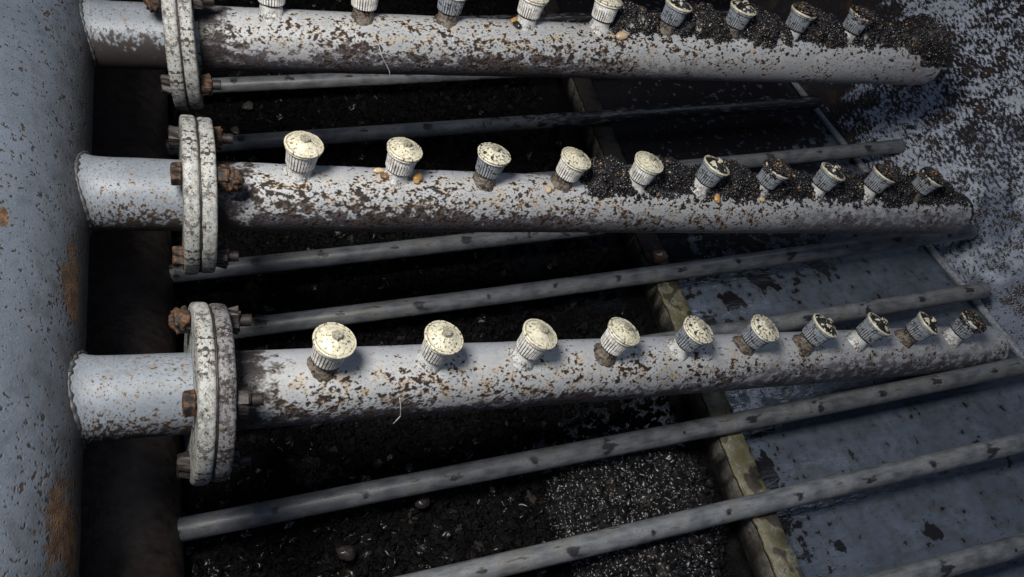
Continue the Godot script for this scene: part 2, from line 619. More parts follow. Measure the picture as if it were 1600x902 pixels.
# curved tank shell: u along z from -1.5 to 0.9, v along the arc from the rod upward (1.2 m)
func bake_wall() -> Array:
	var w := 1792
	var h := 896
	var n1 := lay(w, h, 411, 0.13, 5, 2)
	var n2 := lay(w, h, 431, 0.006, 3)
	var n3 := lay(w, h, 451, 0.33, 2)
	var n4 := lay(w, h, 471, 0.022, 4)
	var n5 := lay(w, h, 491, 0.17, 3, 2)
	var rgb := PackedByteArray()
	var ro := PackedByteArray()
	var bu := PackedByteArray()
	rgb.resize(w * h * 3); ro.resize(w * h); bu.resize(w * h)
	for j in h:
		var arc := (j + 0.5) / h * 1.2
		for i in w:
			var z := lerpf(-1.5, 0.9, (i + 0.5) / w)
			# splashes run aslant: read the noise along a sheared row
			var ii := (i + j * 2 / 3) % w
			var k := j * w + i
			var ks := j * w + ii
			var a := n1[ks] / 255.0
			var b := n2[k] / 255.0
			var c := n3[k] / 255.0
			var d := n4[k] / 255.0
			var e := n5[ks] / 255.0
			var v := 0.96 + 0.16 * (b - 0.5) + 0.12 * (c - 0.5) + 0.14 * (d - 0.5)
			var clean := ss(-0.22, 0.10, z + 0.5 * (b - 0.5) + 0.3 * (d - 0.5) - arc * 0.25)
			var r0 := lerpf(0.73, 0.37, clean) * v
			var g0 := lerpf(0.765, 0.42, clean) * v
			var b0 := lerpf(0.83, 0.51, clean) * v
			var rough := 0.40 + 0.14 * c
			var hi := 190.0 + 18.0 * c
			var dirt := 1.0 - clean
			# heavy black film low down behind the end of the far lateral
			var heavy := ss(0.0, 0.35, -0.30 - z - arc * 0.55) * 1.1
			var dens := dirt * 0.62 + 0.12 + 1.4 * (b - 0.5) + 1.5 * (d - 0.5) + heavy * 1.3
			var thr := 0.585 - 0.115 * dens
			var fine := 0.28 * a + 0.14 * d + 0.32 * e + 0.26 * c
			var core := ss(thr - 0.03, thr + 0.05, fine)
			var mid := ss(thr - 0.10, thr, fine) * (0.35 + 0.65 * dirt) * 0.55
			r0 = lerpf(r0, 0.40, mid); g0 = lerpf(g0, 0.42, mid); b0 = lerpf(b0, 0.47, mid)
			core = maxf(core, ss(0.40, 0.75, heavy + 0.9 * (d - 0.5) + 0.5 * (a - 0.5)) * 0.97)
			var smudge := ss(0.38, 0.66, 0.55 * d + 0.25 * e + 0.2 * c) * clean * 0.65
			r0 = lerpf(r0, 0.20, smudge); g0 = lerpf(g0, 0.22, smudge); b0 = lerpf(b0, 0.28, smudge)
			if core > 0.0:
				core *= 0.95
				var br := ss(0.60, 0.85, d) * dirt * 0.7
				r0 = lerpf(r0, 0.11 + 0.16 * br, core); g0 = lerpf(g0, 0.10 + 0.10 * br, core); b0 = lerpf(b0, 0.115 + 0.02 * br, core)
				hi = lerpf(hi, 215.0 + 40.0 * (c - 0.5), core)
				rough = lerpf(rough, 0.35, core)
			rgb[k * 3] = clampi(int(r0 * 255.0), 0, 255)
			rgb[k * 3 + 1] = clampi(int(g0 * 255.0), 0, 255)
			rgb[k * 3 + 2] = clampi(int(b0 * 255.0), 0, 255)
			ro[k] = clampi(int(rough * 255.0), 0, 255)
			bu[k] = clampi(int(hi), 0, 255)
	return pack(w, h, rgb, ro, bu, 4.0)

# painted floor plate: u along x from the beam to 1.50, v along z from -1.5 to 0.9
func bake_floor() -> Array:
	var w := 704
	var h := 1792
	var n1 := lay(w, h, 511, 0.045, 4)
	var n2 := lay(w, h, 531, 0.008, 3)
	var n3 := lay(w, h, 551, 0.33, 2)
	var n4 := lay(w, h, 571, 0.024, 4)
	var n5 := lay(w, h, 591, 0.10, 3, 4)
	var rgb := PackedByteArray()
	var ro := PackedByteArray()
	var bu := PackedByteArray()
	rgb.resize(w * h * 3); ro.resize(w * h); bu.resize(w * h)
	var spots := [Vector3(0.78, 0.385, 0.035), Vector3(0.80, 0.20, 0.025), Vector3(0.77, 0.47, 0.022), Vector3(0.86, 0.19, 0.018), Vector3(0.91, 0.23, 0.014), Vector3(1.02, 0.55, 0.02), Vector3(0.83, 0.09, 0.05), Vector3(0.90, 0.02, 0.03), Vector3(1.0, -0.02, 0.035), Vector3(1.15, -0.03, 0.03), Vector3(0.84, 0.53, 0.012), Vector3(0.83, 0.30, 0.015)]
	for j in h:
		var z := lerpf(-1.5, 0.9, (j + 0.5) / h)
		for i in w:
			var x := lerpf(0.745 - 0.088 * z, 1.50, (i + 0.5) / w)
			var k := j * w + i
			var a := n1[k] / 255.0
			var b := n2[k] / 255.0
			var c := n3[k] / 255.0
			var d := n4[k] / 255.0
			var e := n5[k] / 255.0
			var v := 0.95 + 0.25 * (b - 0.5) + 0.10 * (c - 0.5) + 0.16 * (d - 0.5)
			var r0 := 0.345 * v
			var g0 := 0.385 * v
			var b0 := 0.45 * v
			var rough := 0.17 + 0.10 * c + 0.22 * ss(0.45, 0.7, d)
			var hi := 120.0 + 85.0 * (e - 0.5) + 14.0 * c
			var dirty := (1.0 - ss(-0.20, 0.06, z + 0.3 * (b - 0.5) + 1.2 * maxf(0.0, x - 1.13))) * 1.6
			var near_beam := 1.0 - ss(0.02, 0.16, x - 0.76 + 0.088 * z + 0.12 * (b - 0.5))
			var dens := dirty * 1.2 + near_beam * 0.75 + 0.5 * (b - 0.5)
			var thr := 0.68 - 0.18 * dens
			var core := ss(thr, thr + 0.04, a * 0.5 + d * 0.3 + e * 0.1 + c * 0.1)
			core = maxf(core, ss(0.82 - 0.05 * dens, 0.85 - 0.05 * dens, n5[(k * 3) % (w * h)] / 255.0) * 0.8)
			for s in spots:
				var q: float = Vector2(x - s.x, z - s.y).length() / s.z
				if q < 1.7:
					core = maxf(core, 1.0 - ss(0.75, 0.9, q + 1.5 * (d - 0.5) + 0.8 * (a - 0.5)))
			var smudge := ss(0.38, 0.68, 0.42 * d + 0.12 * e + 0.26 * a + 0.2 * c) * 0.6
			r0 = lerpf(r0, 0.22, smudge); g0 = lerpf(g0, 0.23, smudge); b0 = lerpf(b0, 0.25, smudge)
			var speck := ss(0.70, 0.76, 0.4 * n5[(k * 3) % (w * h)] / 255.0 + 0.35 * c + 0.25 * a + 0.15 * dens)
			core = maxf(core, speck * 0.8)
			if core > 0.0:
				core *= 0.95
				r0 = lerpf(r0, 0.09, core); g0 = lerpf(g0, 0.085, core); b0 = lerpf(b0, 0.10, core)
				hi += 30.0 * core
				rough = lerpf(rough, 0.28, core)
			rgb[k * 3] = clampi(int(r0 * 255.0), 0, 255)
			rgb[k * 3 + 1] = clampi(int(g0 * 255.0), 0, 255)
			rgb[k * 3 + 2] = clampi(int(b0 * 255.0), 0, 255)
			ro[k] = clampi(int(rough * 255.0), 0, 255)
			bu[k] = clampi(int(hi), 0, 255)
	return pack(w, h, rgb, ro, bu, 2.0)

# grey wash tube: u along 1.7 m, v round; small drilled holes in a line
func bake_tube(kind := 0) -> Array:
	var w := 1536
	var h := 128
	var n1 := lay(w, h, 611 + kind, 0.09, 5, 4)
	var n2 := lay(w, h, 631, 0.01, 3)
	var n3 := lay(w, h, 651, 0.35, 2)
	var n4 := lay(w, h, 671, 0.03, 4)
	var rgb := PackedByteArray()
	var ro := PackedByteArray()
	var bu := PackedByteArray()
	rgb.resize(w * h * 3); ro.resize(w * h); bu.resize(w * h)
	for j in h:
		var th := (j + 0.5) / h * 360.0 - 180.0
		for i in w:
			var k := j * w + i
			var a := n1[k] / 255.0
			var b := n2[k] / 255.0
			var c := n3[k] / 255.0
			var d := n4[k] / 255.0
			var v := 0.97 + 0.4 * (b - 0.5) + 0.22 * (c - 0.5) + 0.35 * (d - 0.5) + 0.35 * (a - 0.5)
			var r0 := 0.44 * v
			var g0 := 0.455 * v
			var b0 := 0.48 * v
			var fl := ss(0.66, 0.74, 0.5 * c + 0.3 * a + 0.2 * d) * 0.7
			r0 = lerpf(r0, 0.30, fl); g0 = lerpf(g0, 0.22, fl); b0 = lerpf(b0, 0.15, fl)
			var rough := 0.34 + 0.2 * c
			var hi := 180.0 + 24.0 * c
			var warm := ss(0.5, 0.75, b) * 0.35
			r0 = lerpf(r0, 0.36, warm); g0 = lerpf(g0, 0.345, warm); b0 = lerpf(b0, 0.31, warm)
			# drilled holes with a stain around them
			var px := fposmod(i + 40.0, 118.0) - 59.0
			var q := Vector2(px, (th - 24.0) * 0.30).length()
			var hole := 1.0 - ss(1.8, 3.0, q)
			var kept := fposmod(sin(floorf((i + 40.0) / 118.0) * 12.9898) * 43758.5, 1.0)
			var halo := (1.0 - ss(3.0, 9.0, q + 26.0 * (d - 0.5) + 14.0 * (a - 0.5) + 9.0 * kept - 1.0)) * 0.75
			var core := maxf(ss(0.86, 0.96, a + 0.5 * (b - 0.5)) * 0.5, maxf(hole, halo)) * 0.9
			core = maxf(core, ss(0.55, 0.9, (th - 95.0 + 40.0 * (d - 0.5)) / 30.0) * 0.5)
			if kind == 1:  # second variant turns near black along its right part
				var dark_run := ss(0.40, 0.56, float(i) / w + 0.35 * (d - 0.5) + 0.2 * (a - 0.5))
				core = maxf(core, dark_run * (1.0 - 0.75 * ss(0.62, 0.72, a)) * 0.96)
			r0 = lerpf(r0, 0.10, core); g0 = lerpf(g0, 0.09, core); b0 = lerpf(b0, 0.095, core)
			hi -= 50.0 * core
			rgb[k * 3] = clampi(int(r0 * 255.0), 0, 255)
			rgb[k * 3 + 1] = clampi(int(g0 * 255.0), 0, 255)
			rgb[k * 3 + 2] = clampi(int(b0 * 255.0), 0, 255)
			ro[k] = clampi(int(rough * 255.0), 0, 255)
			bu[k] = clampi(int(hi), 0, 255)
	return pack(w, h, rgb, ro, bu, 2.0)

# chipped off-white paint on the flanges, mapped from three sides
func bake_chipped(kind := 0) -> Array:
	var w := 512
	var h := 512
	var n1 := lay(w, h, 711, 0.030, 5)
	var n2 := lay(w, h, 731, 0.008, 3)
	var n3 := lay(w, h, 751, 0.33, 2)
	var n4 := lay(w, h, 771, 0.02, 4)
	var n5 := lay(w, h, 791, 0.09, 2)
	var rgb := PackedByteArray()
	var ro := PackedByteArray()
	var bu := PackedByteArray()
	rgb.resize(w * h * 3); ro.resize(w * h); bu.resize(w * h)
	for k in w * h:
		var a := n1[k] / 255.0
		var b := n2[k] / 255.0
		var c := n3[k] / 255.0
		var d := n4[k] / 255.0
		var e := n5[k] / 255.0
		var v := 0.95 + 0.15 * (c - 0.5) + 0.2 * (d - 0.5)
		var r0 := 0.78 * v
		var g0 := 0.795 * v
		var b0 := 0.80 * v
		var rough := 0.5 + 0.1 * c
		var hi := 195.0 + 20.0 * c
		var rust := ss(0.62, 0.72, 0.7 * d + 0.3 * e) * 0.6
		r0 = lerpf(r0, 0.56, rust); g0 = lerpf(g0, 0.42, rust); b0 = lerpf(b0, 0.27, rust)
		var thr := (0.585 if kind == 0 else 0.49) - 0.45 * (b - 0.5)
		a = 0.7 * a + 0.3 * e
		var core := maxf(ss(thr, thr + 0.04, a), ss(0.76, 0.80, e)) * 0.93
		r0 = lerpf(r0, 0.12 + 0.10 * e, core); g0 = lerpf(g0, 0.10 + 0.05 * e, core); b0 = lerpf(b0, 0.10, core)
		hi -= 90.0 * core - 50.0 * c * core
		rough = lerpf(rough, 0.75, core)
		rgb[k * 3] = clampi(int(r0 * 255.0), 0, 255)
		rgb[k * 3 + 1] = clampi(int(g0 * 255.0), 0, 255)
		rgb[k * 3 + 2] = clampi(int(b0 * 255.0), 0, 255)
		ro[k] = clampi(int(rough * 255.0), 0, 255)
		bu[k] = clampi(int(hi), 0, 255)
	return pack(w, h, rgb, ro, bu, 3.0)

# nozzle cap seen from above: 0 and 1 dusty brass, 2 dirty, 3 half covered with flaking tar
func bake_cap(kind: int) -> Array:
	var w := 192
	var h := 192
	var n1 := lay(w, h, 811 + kind, [0.05, 0.05, 0.04, 0.018][kind], 5)
	var n3 := lay(w, h, 851 + kind, 0.30, 2)
	var n4 := lay(w, h, 871 + kind, 0.022, 3)
	var rgb := PackedByteArray()
	var ro := PackedByteArray()
	var bu := PackedByteArray()
	rgb.resize(w * h * 3); ro.resize(w * h); bu.resize(w * h)
	for j in h:
		for i in w:
			var k := j * w + i
			var a := n1[k] / 255.0
			var c := n3[k] / 255.0
			var d := n4[k] / 255.0
			var q := Vector2(i - 95.5, j - 95.5).length() / 96.0
			var v := 0.96 + 0.16 * (c - 0.5) + 0.25 * (d - 0.5)
			var r0 := 0.89 * v
			var g0 := 0.87 * v
			var b0 := 0.785 * v
			var rough := 0.30 + 0.25 * c
			var hi := 160.0 + 30.0 * c + 50.0 * d + 40.0 * a
			var tarn := ss(0.45, 0.70, 0.6 * d + 0.4 * a) * 0.5
			r0 = lerpf(r0, 0.60, tarn); g0 = lerpf(g0, 0.57, tarn); b0 = lerpf(b0, 0.46, tarn)
			var rim := ss(0.80, 0.86, q) * (1.0 - ss(0.87, 0.92, q)) * 0.45
			r0 = lerpf(r0, 0.40, rim); g0 = lerpf(g0, 0.37, rim); b0 = lerpf(b0, 0.30, rim)
			var thr: float = [0.76, 0.70, 0.62, 0.35][kind]
			var core := ss(thr, thr + 0.05, a) * (0.75 if kind < 2 else 0.85 if kind == 2 else 1.0)
			if kind == 3:
				core *= 1.0 - ss(0.86, 0.9, q)
			r0 = lerpf(r0, 0.13, core); g0 = lerpf(g0, 0.115, core); b0 = lerpf(b0, 0.105, core)
			hi += (20.0 if kind == 3 else -30.0) * core
			rgb[k * 3] = clampi(int(r0 * 255.0), 0, 255)
			rgb[k * 3 + 1] = clampi(int(g0 * 255.0), 0, 255)
			rgb[k * 3 + 2] = clampi(int(b0 * 255.0), 0, 255)
			ro[k] = clampi(int(rough * 255.0), 0, 255)
			bu[k] = clampi(int(hi), 0, 255)
	return pack(w, h, rgb, ro, bu, 1.5)

# flat top of the beam: u along 2.15 m (z from -1.3 to 0.85), v across
func bake_beam() -> Array:
	var w := 1536
	var h := 48
	var n1 := lay(w, h, 1011, 0.05, 4)
	var n3 := lay(w, h, 1051, 0.30, 2)
	var n4 := lay(w, h, 1071, 0.02, 4)
	var rgb := PackedByteArray()
	var ro := PackedByteArray()
	var bu := PackedByteArray()
	rgb.resize(w * h * 3); ro.resize(w * h); bu.resize(w * h)
	for j in h:
		for i in w:
			var k := j * w + i
			var z := lerpf(-1.3, 0.85, (i + 0.5) / w)
			var a := n1[k] / 255.0
			var c := n3[k] / 255.0
			var d := n4[k] / 255.0
			var v := 0.95 + 0.2 * (c - 0.5) + 0.35 * (d - 0.5)
			var pale := ss(0.5, 0.75, a)
			var r0 := lerpf(0.39, 0.50, pale) * v
			var g0 := lerpf(0.375, 0.50, pale) * v
			var b0 := lerpf(0.28, 0.46, pale) * v
			var core := maxf(ss(0.60, 0.70, d) * 0.75, ss(0.62, 0.70, 0.6 * a + 0.4 * c) * 0.6)
			core = maxf(core, 1.0 - ss(-0.10, 0.02, z + 0.16 * (d - 0.5) + 0.1 * (a - 0.5)))
			core *= 0.95
			r0 = lerpf(r0, 0.13, core); g0 = lerpf(g0, 0.115, core); b0 = lerpf(b0, 0.11, core)
			rgb[k * 3] = clampi(int(r0 * 255.0), 0, 255)
			rgb[k * 3 + 1] = clampi(int(g0 * 255.0), 0, 255)
			rgb[k * 3 + 2] = clampi(int(b0 * 255.0), 0, 255)
			ro[k] = clampi(int((0.45 + 0.2 * c) * 255.0), 0, 255)
			bu[k] = clampi(int(150.0 + 40.0 * (c - 0.5) + 60.0 * (a - 0.5)), 0, 255)
	return pack(w, h, rgb, ro, bu, 2.0)

# bolts: black scale with orange rust breaking through
func bake_rust() -> Array:
	var w := 256
	var h := 256
	var n1 := lay(w, h, 1111, 0.03, 5)
	var n3 := lay(w, h, 1151, 0.28, 2)
	var rgb := PackedByteArray()
	var ro := PackedByteArray()
	var bu := PackedByteArray()
	rgb.resize(w * h * 3); ro.resize(w * h); bu.resize(w * h)
	for k in w * h:
		var a := n1[k] / 255.0
		var c := n3[k] / 255.0
		var m := ss(0.46, 0.62, 0.75 * a + 0.25 * c)
		var v := 0.85 + 0.4 * (c - 0.5)
		rgb[k * 3] = clampi(int(lerpf(0.11, 0.44, m) * v * 255.0), 0, 255)
		rgb[k * 3 + 1] = clampi(int(lerpf(0.095, 0.29, m) * v * 255.0), 0, 255)
		rgb[k * 3 + 2] = clampi(int(lerpf(0.095, 0.165, m) * v * 255.0), 0, 255)
		ro[k] = clampi(int((0.6 + 0.25 * c) * 255.0), 0, 255)
		bu[k] = clampi(int(90.0 + 90.0 * a + 50.0 * (c - 0.5)), 0, 255)
	return pack(w, h, rgb, ro, bu, 4.0)

# neutral mottling that other materials tint
func bake_plain() -> Array:
	var w := 512
	var h := 512
	var n1 := lay(w, h, 911, 0.03, 4)
	var n3 := lay(w, h, 951, 0.30, 2)
	var n4 := lay(w, h, 971, 0.012, 4)
	var rgb := PackedByteArray()
	var ro := PackedByteArray()
	var bu := PackedByteArray()
	rgb.resize(w * h * 3); ro.resize(w * h); bu.resize(w * h)
	for k in w * h:
		var a := n1[k] / 255.0
		var c := n3[k] / 255.0
		var d := n4[k] / 255.0
		var v := clampf(0.84 + 0.4 * (a - 0.5) + 0.25 * (c - 0.5) + 0.5 * (d - 0.5), 0.0, 1.0)
		rgb[k * 3] = int(v * 255.0)
		rgb[k * 3 + 1] = int(v * lerpf(0.96, 1.0, d) * 255.0)
		rgb[k * 3 + 2] = int(v * lerpf(0.88, 1.0, d) * 255.0)
		ro[k] = clampi(int((0.55 + 0.35 * (c - 0.5) + 0.3 * (a - 0.5)) * 255.0), 0, 255)
		bu[k] = clampi(int(128.0 + 120.0 * (a - 0.5) + 60.0 * (c - 0.5)), 0, 255)
	return pack(w, h, rgb, ro, bu, 3.0)

# ------------------------------------------------------------------ materials
func from_tex(t: int, tint := Color.WHITE, rough := 1.0, bump := 1.0) -> StandardMaterial3D:
	var m := StandardMaterial3D.new()
	m.albedo_color = tint
	if not M.has("t%d" % t):
		M["t%d" % t] = [ImageTexture.create_from_image(tex[t][0]), ImageTexture.create_from_image(tex[t][1]), ImageTexture.create_from_image(tex[t][2])]
	var tt: Array = M["t%d" % t]
	m.albedo_texture = tt[0]
	m.roughness_texture = tt[1]
	m.roughness = rough
	m.normal_enabled = true
	m.normal_texture = tt[2]
	m.normal_scale = bump
	return m

func tri(m: StandardMaterial3D, per_metre: float, off := Vector3.ZERO) -> StandardMaterial3D:
	m.uv1_triplanar = true
	m.uv1_scale = Vector3.ONE * per_metre
	m.uv1_offset = off
	return m

func grey(v: float, r := 1.0, g := 1.0, b := 1.0) -> Color:
	return Color(v * r, v * g, v * b).linear_to_srgb()

func make_materials():
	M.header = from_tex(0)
	M.wall = from_tex(1)
	M.lateral = [from_tex(2), from_tex(3), from_tex(4)]
	M.floor = from_tex(5)
	M.stub = from_tex(6)
	M.tube = []
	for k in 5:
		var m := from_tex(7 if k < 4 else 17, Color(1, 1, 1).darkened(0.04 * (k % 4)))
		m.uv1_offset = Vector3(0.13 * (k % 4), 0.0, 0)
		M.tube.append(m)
	M.flange = tri(from_tex(8, Color(0.85, 0.85, 0.84)), 9.0)
	M.flange_dirty = tri(from_tex(15, Color(0.62, 0.61, 0.63)), 9.0, Vector3(0.3, 0.6, 0.1))
	M.cap = []
	for k in 4:
		var m := from_tex(9 + k)
		m.metallic = 0.1
		M.cap.append(m)
	M.boss = tri(from_tex(13, grey(0.36, 1.0, 0.98, 0.85)), 25.0)
	M.ring = tri(from_tex(13, Color(1.0, 1.0, 0.97)), 30.0)
	M.sleeve = tri(from_tex(13, Color(0.97, 0.98, 1.0)), 14.0, Vector3(0.2, 0.4, 0.1))
	M.neck = tri(from_tex(8, Color(1.06, 1.06, 1.06), 0.8, 0.4), 10.0, Vector3(0.5, 0.1, 0.7))
	M.neck_rusty = tri(from_tex(15, Color(0.62, 0.57, 0.52), 1.0, 0.5), 10.0, Vector3(0.2, 0.7, 0.3))
	M.sleeve_dirty = tri(from_tex(8, Color(0.78, 0.81, 0.86)), 12.0, Vector3(0.1, 0.3, 0.6))
	M.rust = tri(from_tex(16), 12.0)
	M.rust_dark = tri(from_tex(13, Color(0.17, 0.145, 0.14)), 30.0, Vector3(0.3, 0.3, 0.3))
	M.weld = tri(from_tex(13, Color(0.30, 0.31, 0.33)), 22.0)
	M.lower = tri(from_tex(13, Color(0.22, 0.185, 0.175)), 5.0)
	M.beam = from_tex(14)
	M.web = tri(from_tex(13, Color(0.42, 0.42, 0.41)), 8.0, Vector3(0.3, 0.2, 0.8))
	M.rod = tri(from_tex(13, Color(0.55, 0.58, 0.64)), 16.0)
	M.muck = tri(from_tex(13, Color(0.062, 0.062, 0.070), 0.36), 6.0)
	var wet := StandardMaterial3D.new()
	wet.albedo_color = Color.WHITE
	wet.vertex_color_use_as_albedo = true
	wet.roughness = 0.34
	wet.metallic_specular = 0.5
	M.wet = wet
	var damp := wet.duplicate()
	damp.roughness = 0.75
	damp.metallic_specular = 0.22
	M.damp = damp
	var grit := wet.duplicate()
	grit.roughness = 0.26
	M.grit = grit
	M.tar = tri(from_tex(13, Color(0.17, 0.16, 0.17), 0.7), 28.0)
	M.fibre = StandardMaterial3D.new()
	M.fibre.albedo_color = grey(0.45, 1.0, 0.97, 0.9)
	M.fibre.roughness = 0.7

# ------------------------------------------------------------------ tank
func make_tank():
	# painted floor plate right of the beam
	var st := begin()
	var pts := []
	for i in 23:
		var line := []
		for j in 49:
			var z := lerpf(-1.5, 0.9, j / 48.0)
			var x := lerpf(0.745 - 0.088 * z, 1.50, i / 22.0)
			line.append(Vector3(x, bed(x, z) - 0.077, z))
		pts.append(line)
	add_sheet(st, pts, true)
	tag(part("floor", finish(st), M.floor, self), "", "", "", "structure")
	# muddy bottom under the gravel
	st = begin()
	pts = []
	var nz := noise(77, 9.0, 4)
	for i in 41:
		var line := []
		for j in 61:
			var z := lerpf(-1.5, 1.1, j / 60.0)
			var x := lerpf(-1.1, 0.760 - 0.088 * z, i / 40.0)
			line.append(Vector3(x, bed(x, z) - 0.088 + 0.006 * nz.get_noise_2d(x, z), z))
		pts.append(line)
	add_sheet(st, pts, true)
	tag(part("ground", finish(st), M.muck, self), "", "", "", "structure")
	# curved shell on the right
	st = begin()
	pts = []
	var dent := noise(78, 2.2, 2)
	for i in 61:
		var z := lerpf(-1.5, 0.9, i / 60.0)
		var line := []
		for j in 41:
			var s := 1.2 * j / 40.0
			var p := wall_point(z, s)
			p += Vector3(-0.8, 0.5, 0) * 0.006 * dent.get_noise_2d(z * 3.0, s * 3.0)
			line.append(p)
		pts.append(line)
	add_sheet(st, pts, true)
	tag(part("tank_wall", finish(st), M.wall, self), "", "", "", "structure")
	# far end of the tank
	st = begin()
	pts = []
	for i in 9:
		var line := []
		for j in 5:
			line.append(Vector3(lerpf(-1.1, 2.2, i / 8.0), lerpf(-0.75, 1.2, j / 4.0), -1.46))
		pts.append(line)
	add_sheet(st, pts, false)
	tag(part("tank_end_wall", finish(st), M.muck, self), "", "", "", "structure")

func wall_point(z: float, s: float) -> Vector3:
	# arc of radius 1.1 that leaves the floor at 57 degrees and steepens upward
	var a0 := deg_to_rad(57.0)
	var r := 1.10
	var a := a0 + s / r
	var x0 := 1.462
	var x := x0 + r * (sin(a) - sin(a0))
	var y := bed(x0, z) - 0.077 + r * (cos(a0) - cos(a))
	return Vector3(x, y, z)

# ------------------------------------------------------------------ upper header with stubs
func head_frame() -> Transform3D:
	var x := Vector3(0, -0.085, 1).normalized()
	var y := Vector3(0, 1, 0.085).normalized()
	return Transform3D(Basis(x, y, x.cross(y)), Vector3(-0.366, 0.0045, 0))

func make_header():
	var hf := head_frame()
	var root := thing("header_pipe", hf, "thick blue-grey header pipe with rust patches along the left edge", "pipe")
	var st := begin()
	add_sheet(st, pipe_pts(HEAD_X0, HEAD_X1, HEAD_R, 60, 96, 0.0012), true)
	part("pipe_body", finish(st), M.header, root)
	var inv := hf.affine_inverse()
	for r in 3:
		var fr: Transform3D = lateral_frames[r].at
		# where the line at an angle and distance from the stub axis enters the header
		var reach := func(a: float, rad: float) -> float:
			var lo := -0.36
			var hi := -0.14
			for it in 26:
				var mid := (lo + hi) * 0.5
				var q: Vector3 = inv * (fr * Vector3(mid, rad * cos(a), rad * sin(a)))
				if Vector2(q.y, q.z).length() < HEAD_R:
					lo = mid
				else:
					hi = mid
			return lo
		# stub that flares into the header
		st = begin()
		var rows := []
		var from := []
		for k in 73:
			from.append(reach.call(-PI + TAU * (k % 72) / 72.0, PIPE_R))
		var nz := noise(20 + r, 25.0, 3)
		for m in 17:
			var t := m / 16.0
			var ring := []
			for k in 73:
				var a := -PI + TAU * (k % 72) / 72.0
				var x: float = lerpf(from[k] - 0.004, -0.138, t * t * 0.6 + t * 0.4)
				var rad: float = PIPE_R + 0.0065 * exp(-maxf(0.0, x - from[k] + 0.004) / 0.006)
				rad += 0.0006 * nz.get_noise_3d(x, cos(a) * 0.04, sin(a) * 0.04)
				ring.append(Vector3(x, rad * cos(a), rad * sin(a)))
			rows.append(ring)
		add_sheet(st, rows, true, Vector2(r / 3.0, 0), Vector2((r + 1) / 3.0, 1))
		part("stub_pipe", finish(st), M.stub, root, inv * fr)
		# narrow uneven weld seam along the foot of the flare
		var path := []
		var radii := []
		for k in 97:
			var a := TAU * k / 96.0
			var rad := PIPE_R + 0.0042
			var x: float = reach.call(a, rad)
			path.append(inv * (fr * Vector3(x + 0.0004, rad * cos(a), rad * sin(a))))
			radii.append(0.0019 + 0.0008 * sin(k * 1.7 + r) + 0.0006 * sin(k * 0.31 + 2.0 * r))
		part("weld_bead", tube_path(path, radii, 8, false, 0.0012, 31 + r), M.weld, root)
		part("flange", flange_mesh(40 + r), M.flange, root, inv * fr * Transform3D(Basis(), Vector3(-0.1405, 0, 0)))

# a flange plate 17.5 mm thick along +X from its own origin, with a small hub
func flange_mesh(s: int) -> ArrayMesh:
	var st := begin()
	var nz := noise(s, 45.0, 3)
	var prof := [Vector2(PIPE_R - 0.004, 0.0), Vector2(0.096, 0.0), Vector2(0.0975, 0.0004), Vector2(0.0992, 0.0018), Vector2(0.0998, 0.004), Vector2(0.1, 0.0085), Vector2(0.0998, 0.0135), Vector2(0.0992, 0.0157), Vector2(0.0975, 0.0171), Vector2(0.096, 0.0175), Vector2(PIPE_R - 0.004, 0.0175)]
	var seg := 120
	for part_range in [[0, 1], [1, 4], [4, 6], [6, 9], [9, 10]]:
		var pts := []
		for j in range(part_range[0], part_range[1] + 1):
			var ring := []
			for i in seg + 1:
				var a := TAU * (i % seg) / seg
				var v := Vector3(prof[j].y, prof[j].x * cos(a), prof[j].x * sin(a))
				if prof[j].x > 0.05:
					var k := nz.get_noise_3dv(v)
					var dig := 0.0011 * k - 0.002 * maxf(0.0, k - 0.25)
					v += Vector3(0.3 * dig, cos(a) * dig, sin(a) * dig)
				ring.append(v)
			pts.append(ring)
		add_sheet(st, pts, true)
	return finish(st)

# ------------------------------------------------------------------ lower header and wash tubes
func make_lower_header():
	var x := Vector3(0, 0.055, 1).normalized()
	var y := Vector3(0, 1, -0.055).normalized()
	var fr := Transform3D(Basis(x, y, x.cross(y)), Vector3(-0.254, -0.4004, 0))
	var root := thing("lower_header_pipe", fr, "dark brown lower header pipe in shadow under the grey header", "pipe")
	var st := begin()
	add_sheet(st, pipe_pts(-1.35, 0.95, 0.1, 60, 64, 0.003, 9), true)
	part("pipe_body", finish(st), M.lower, root)

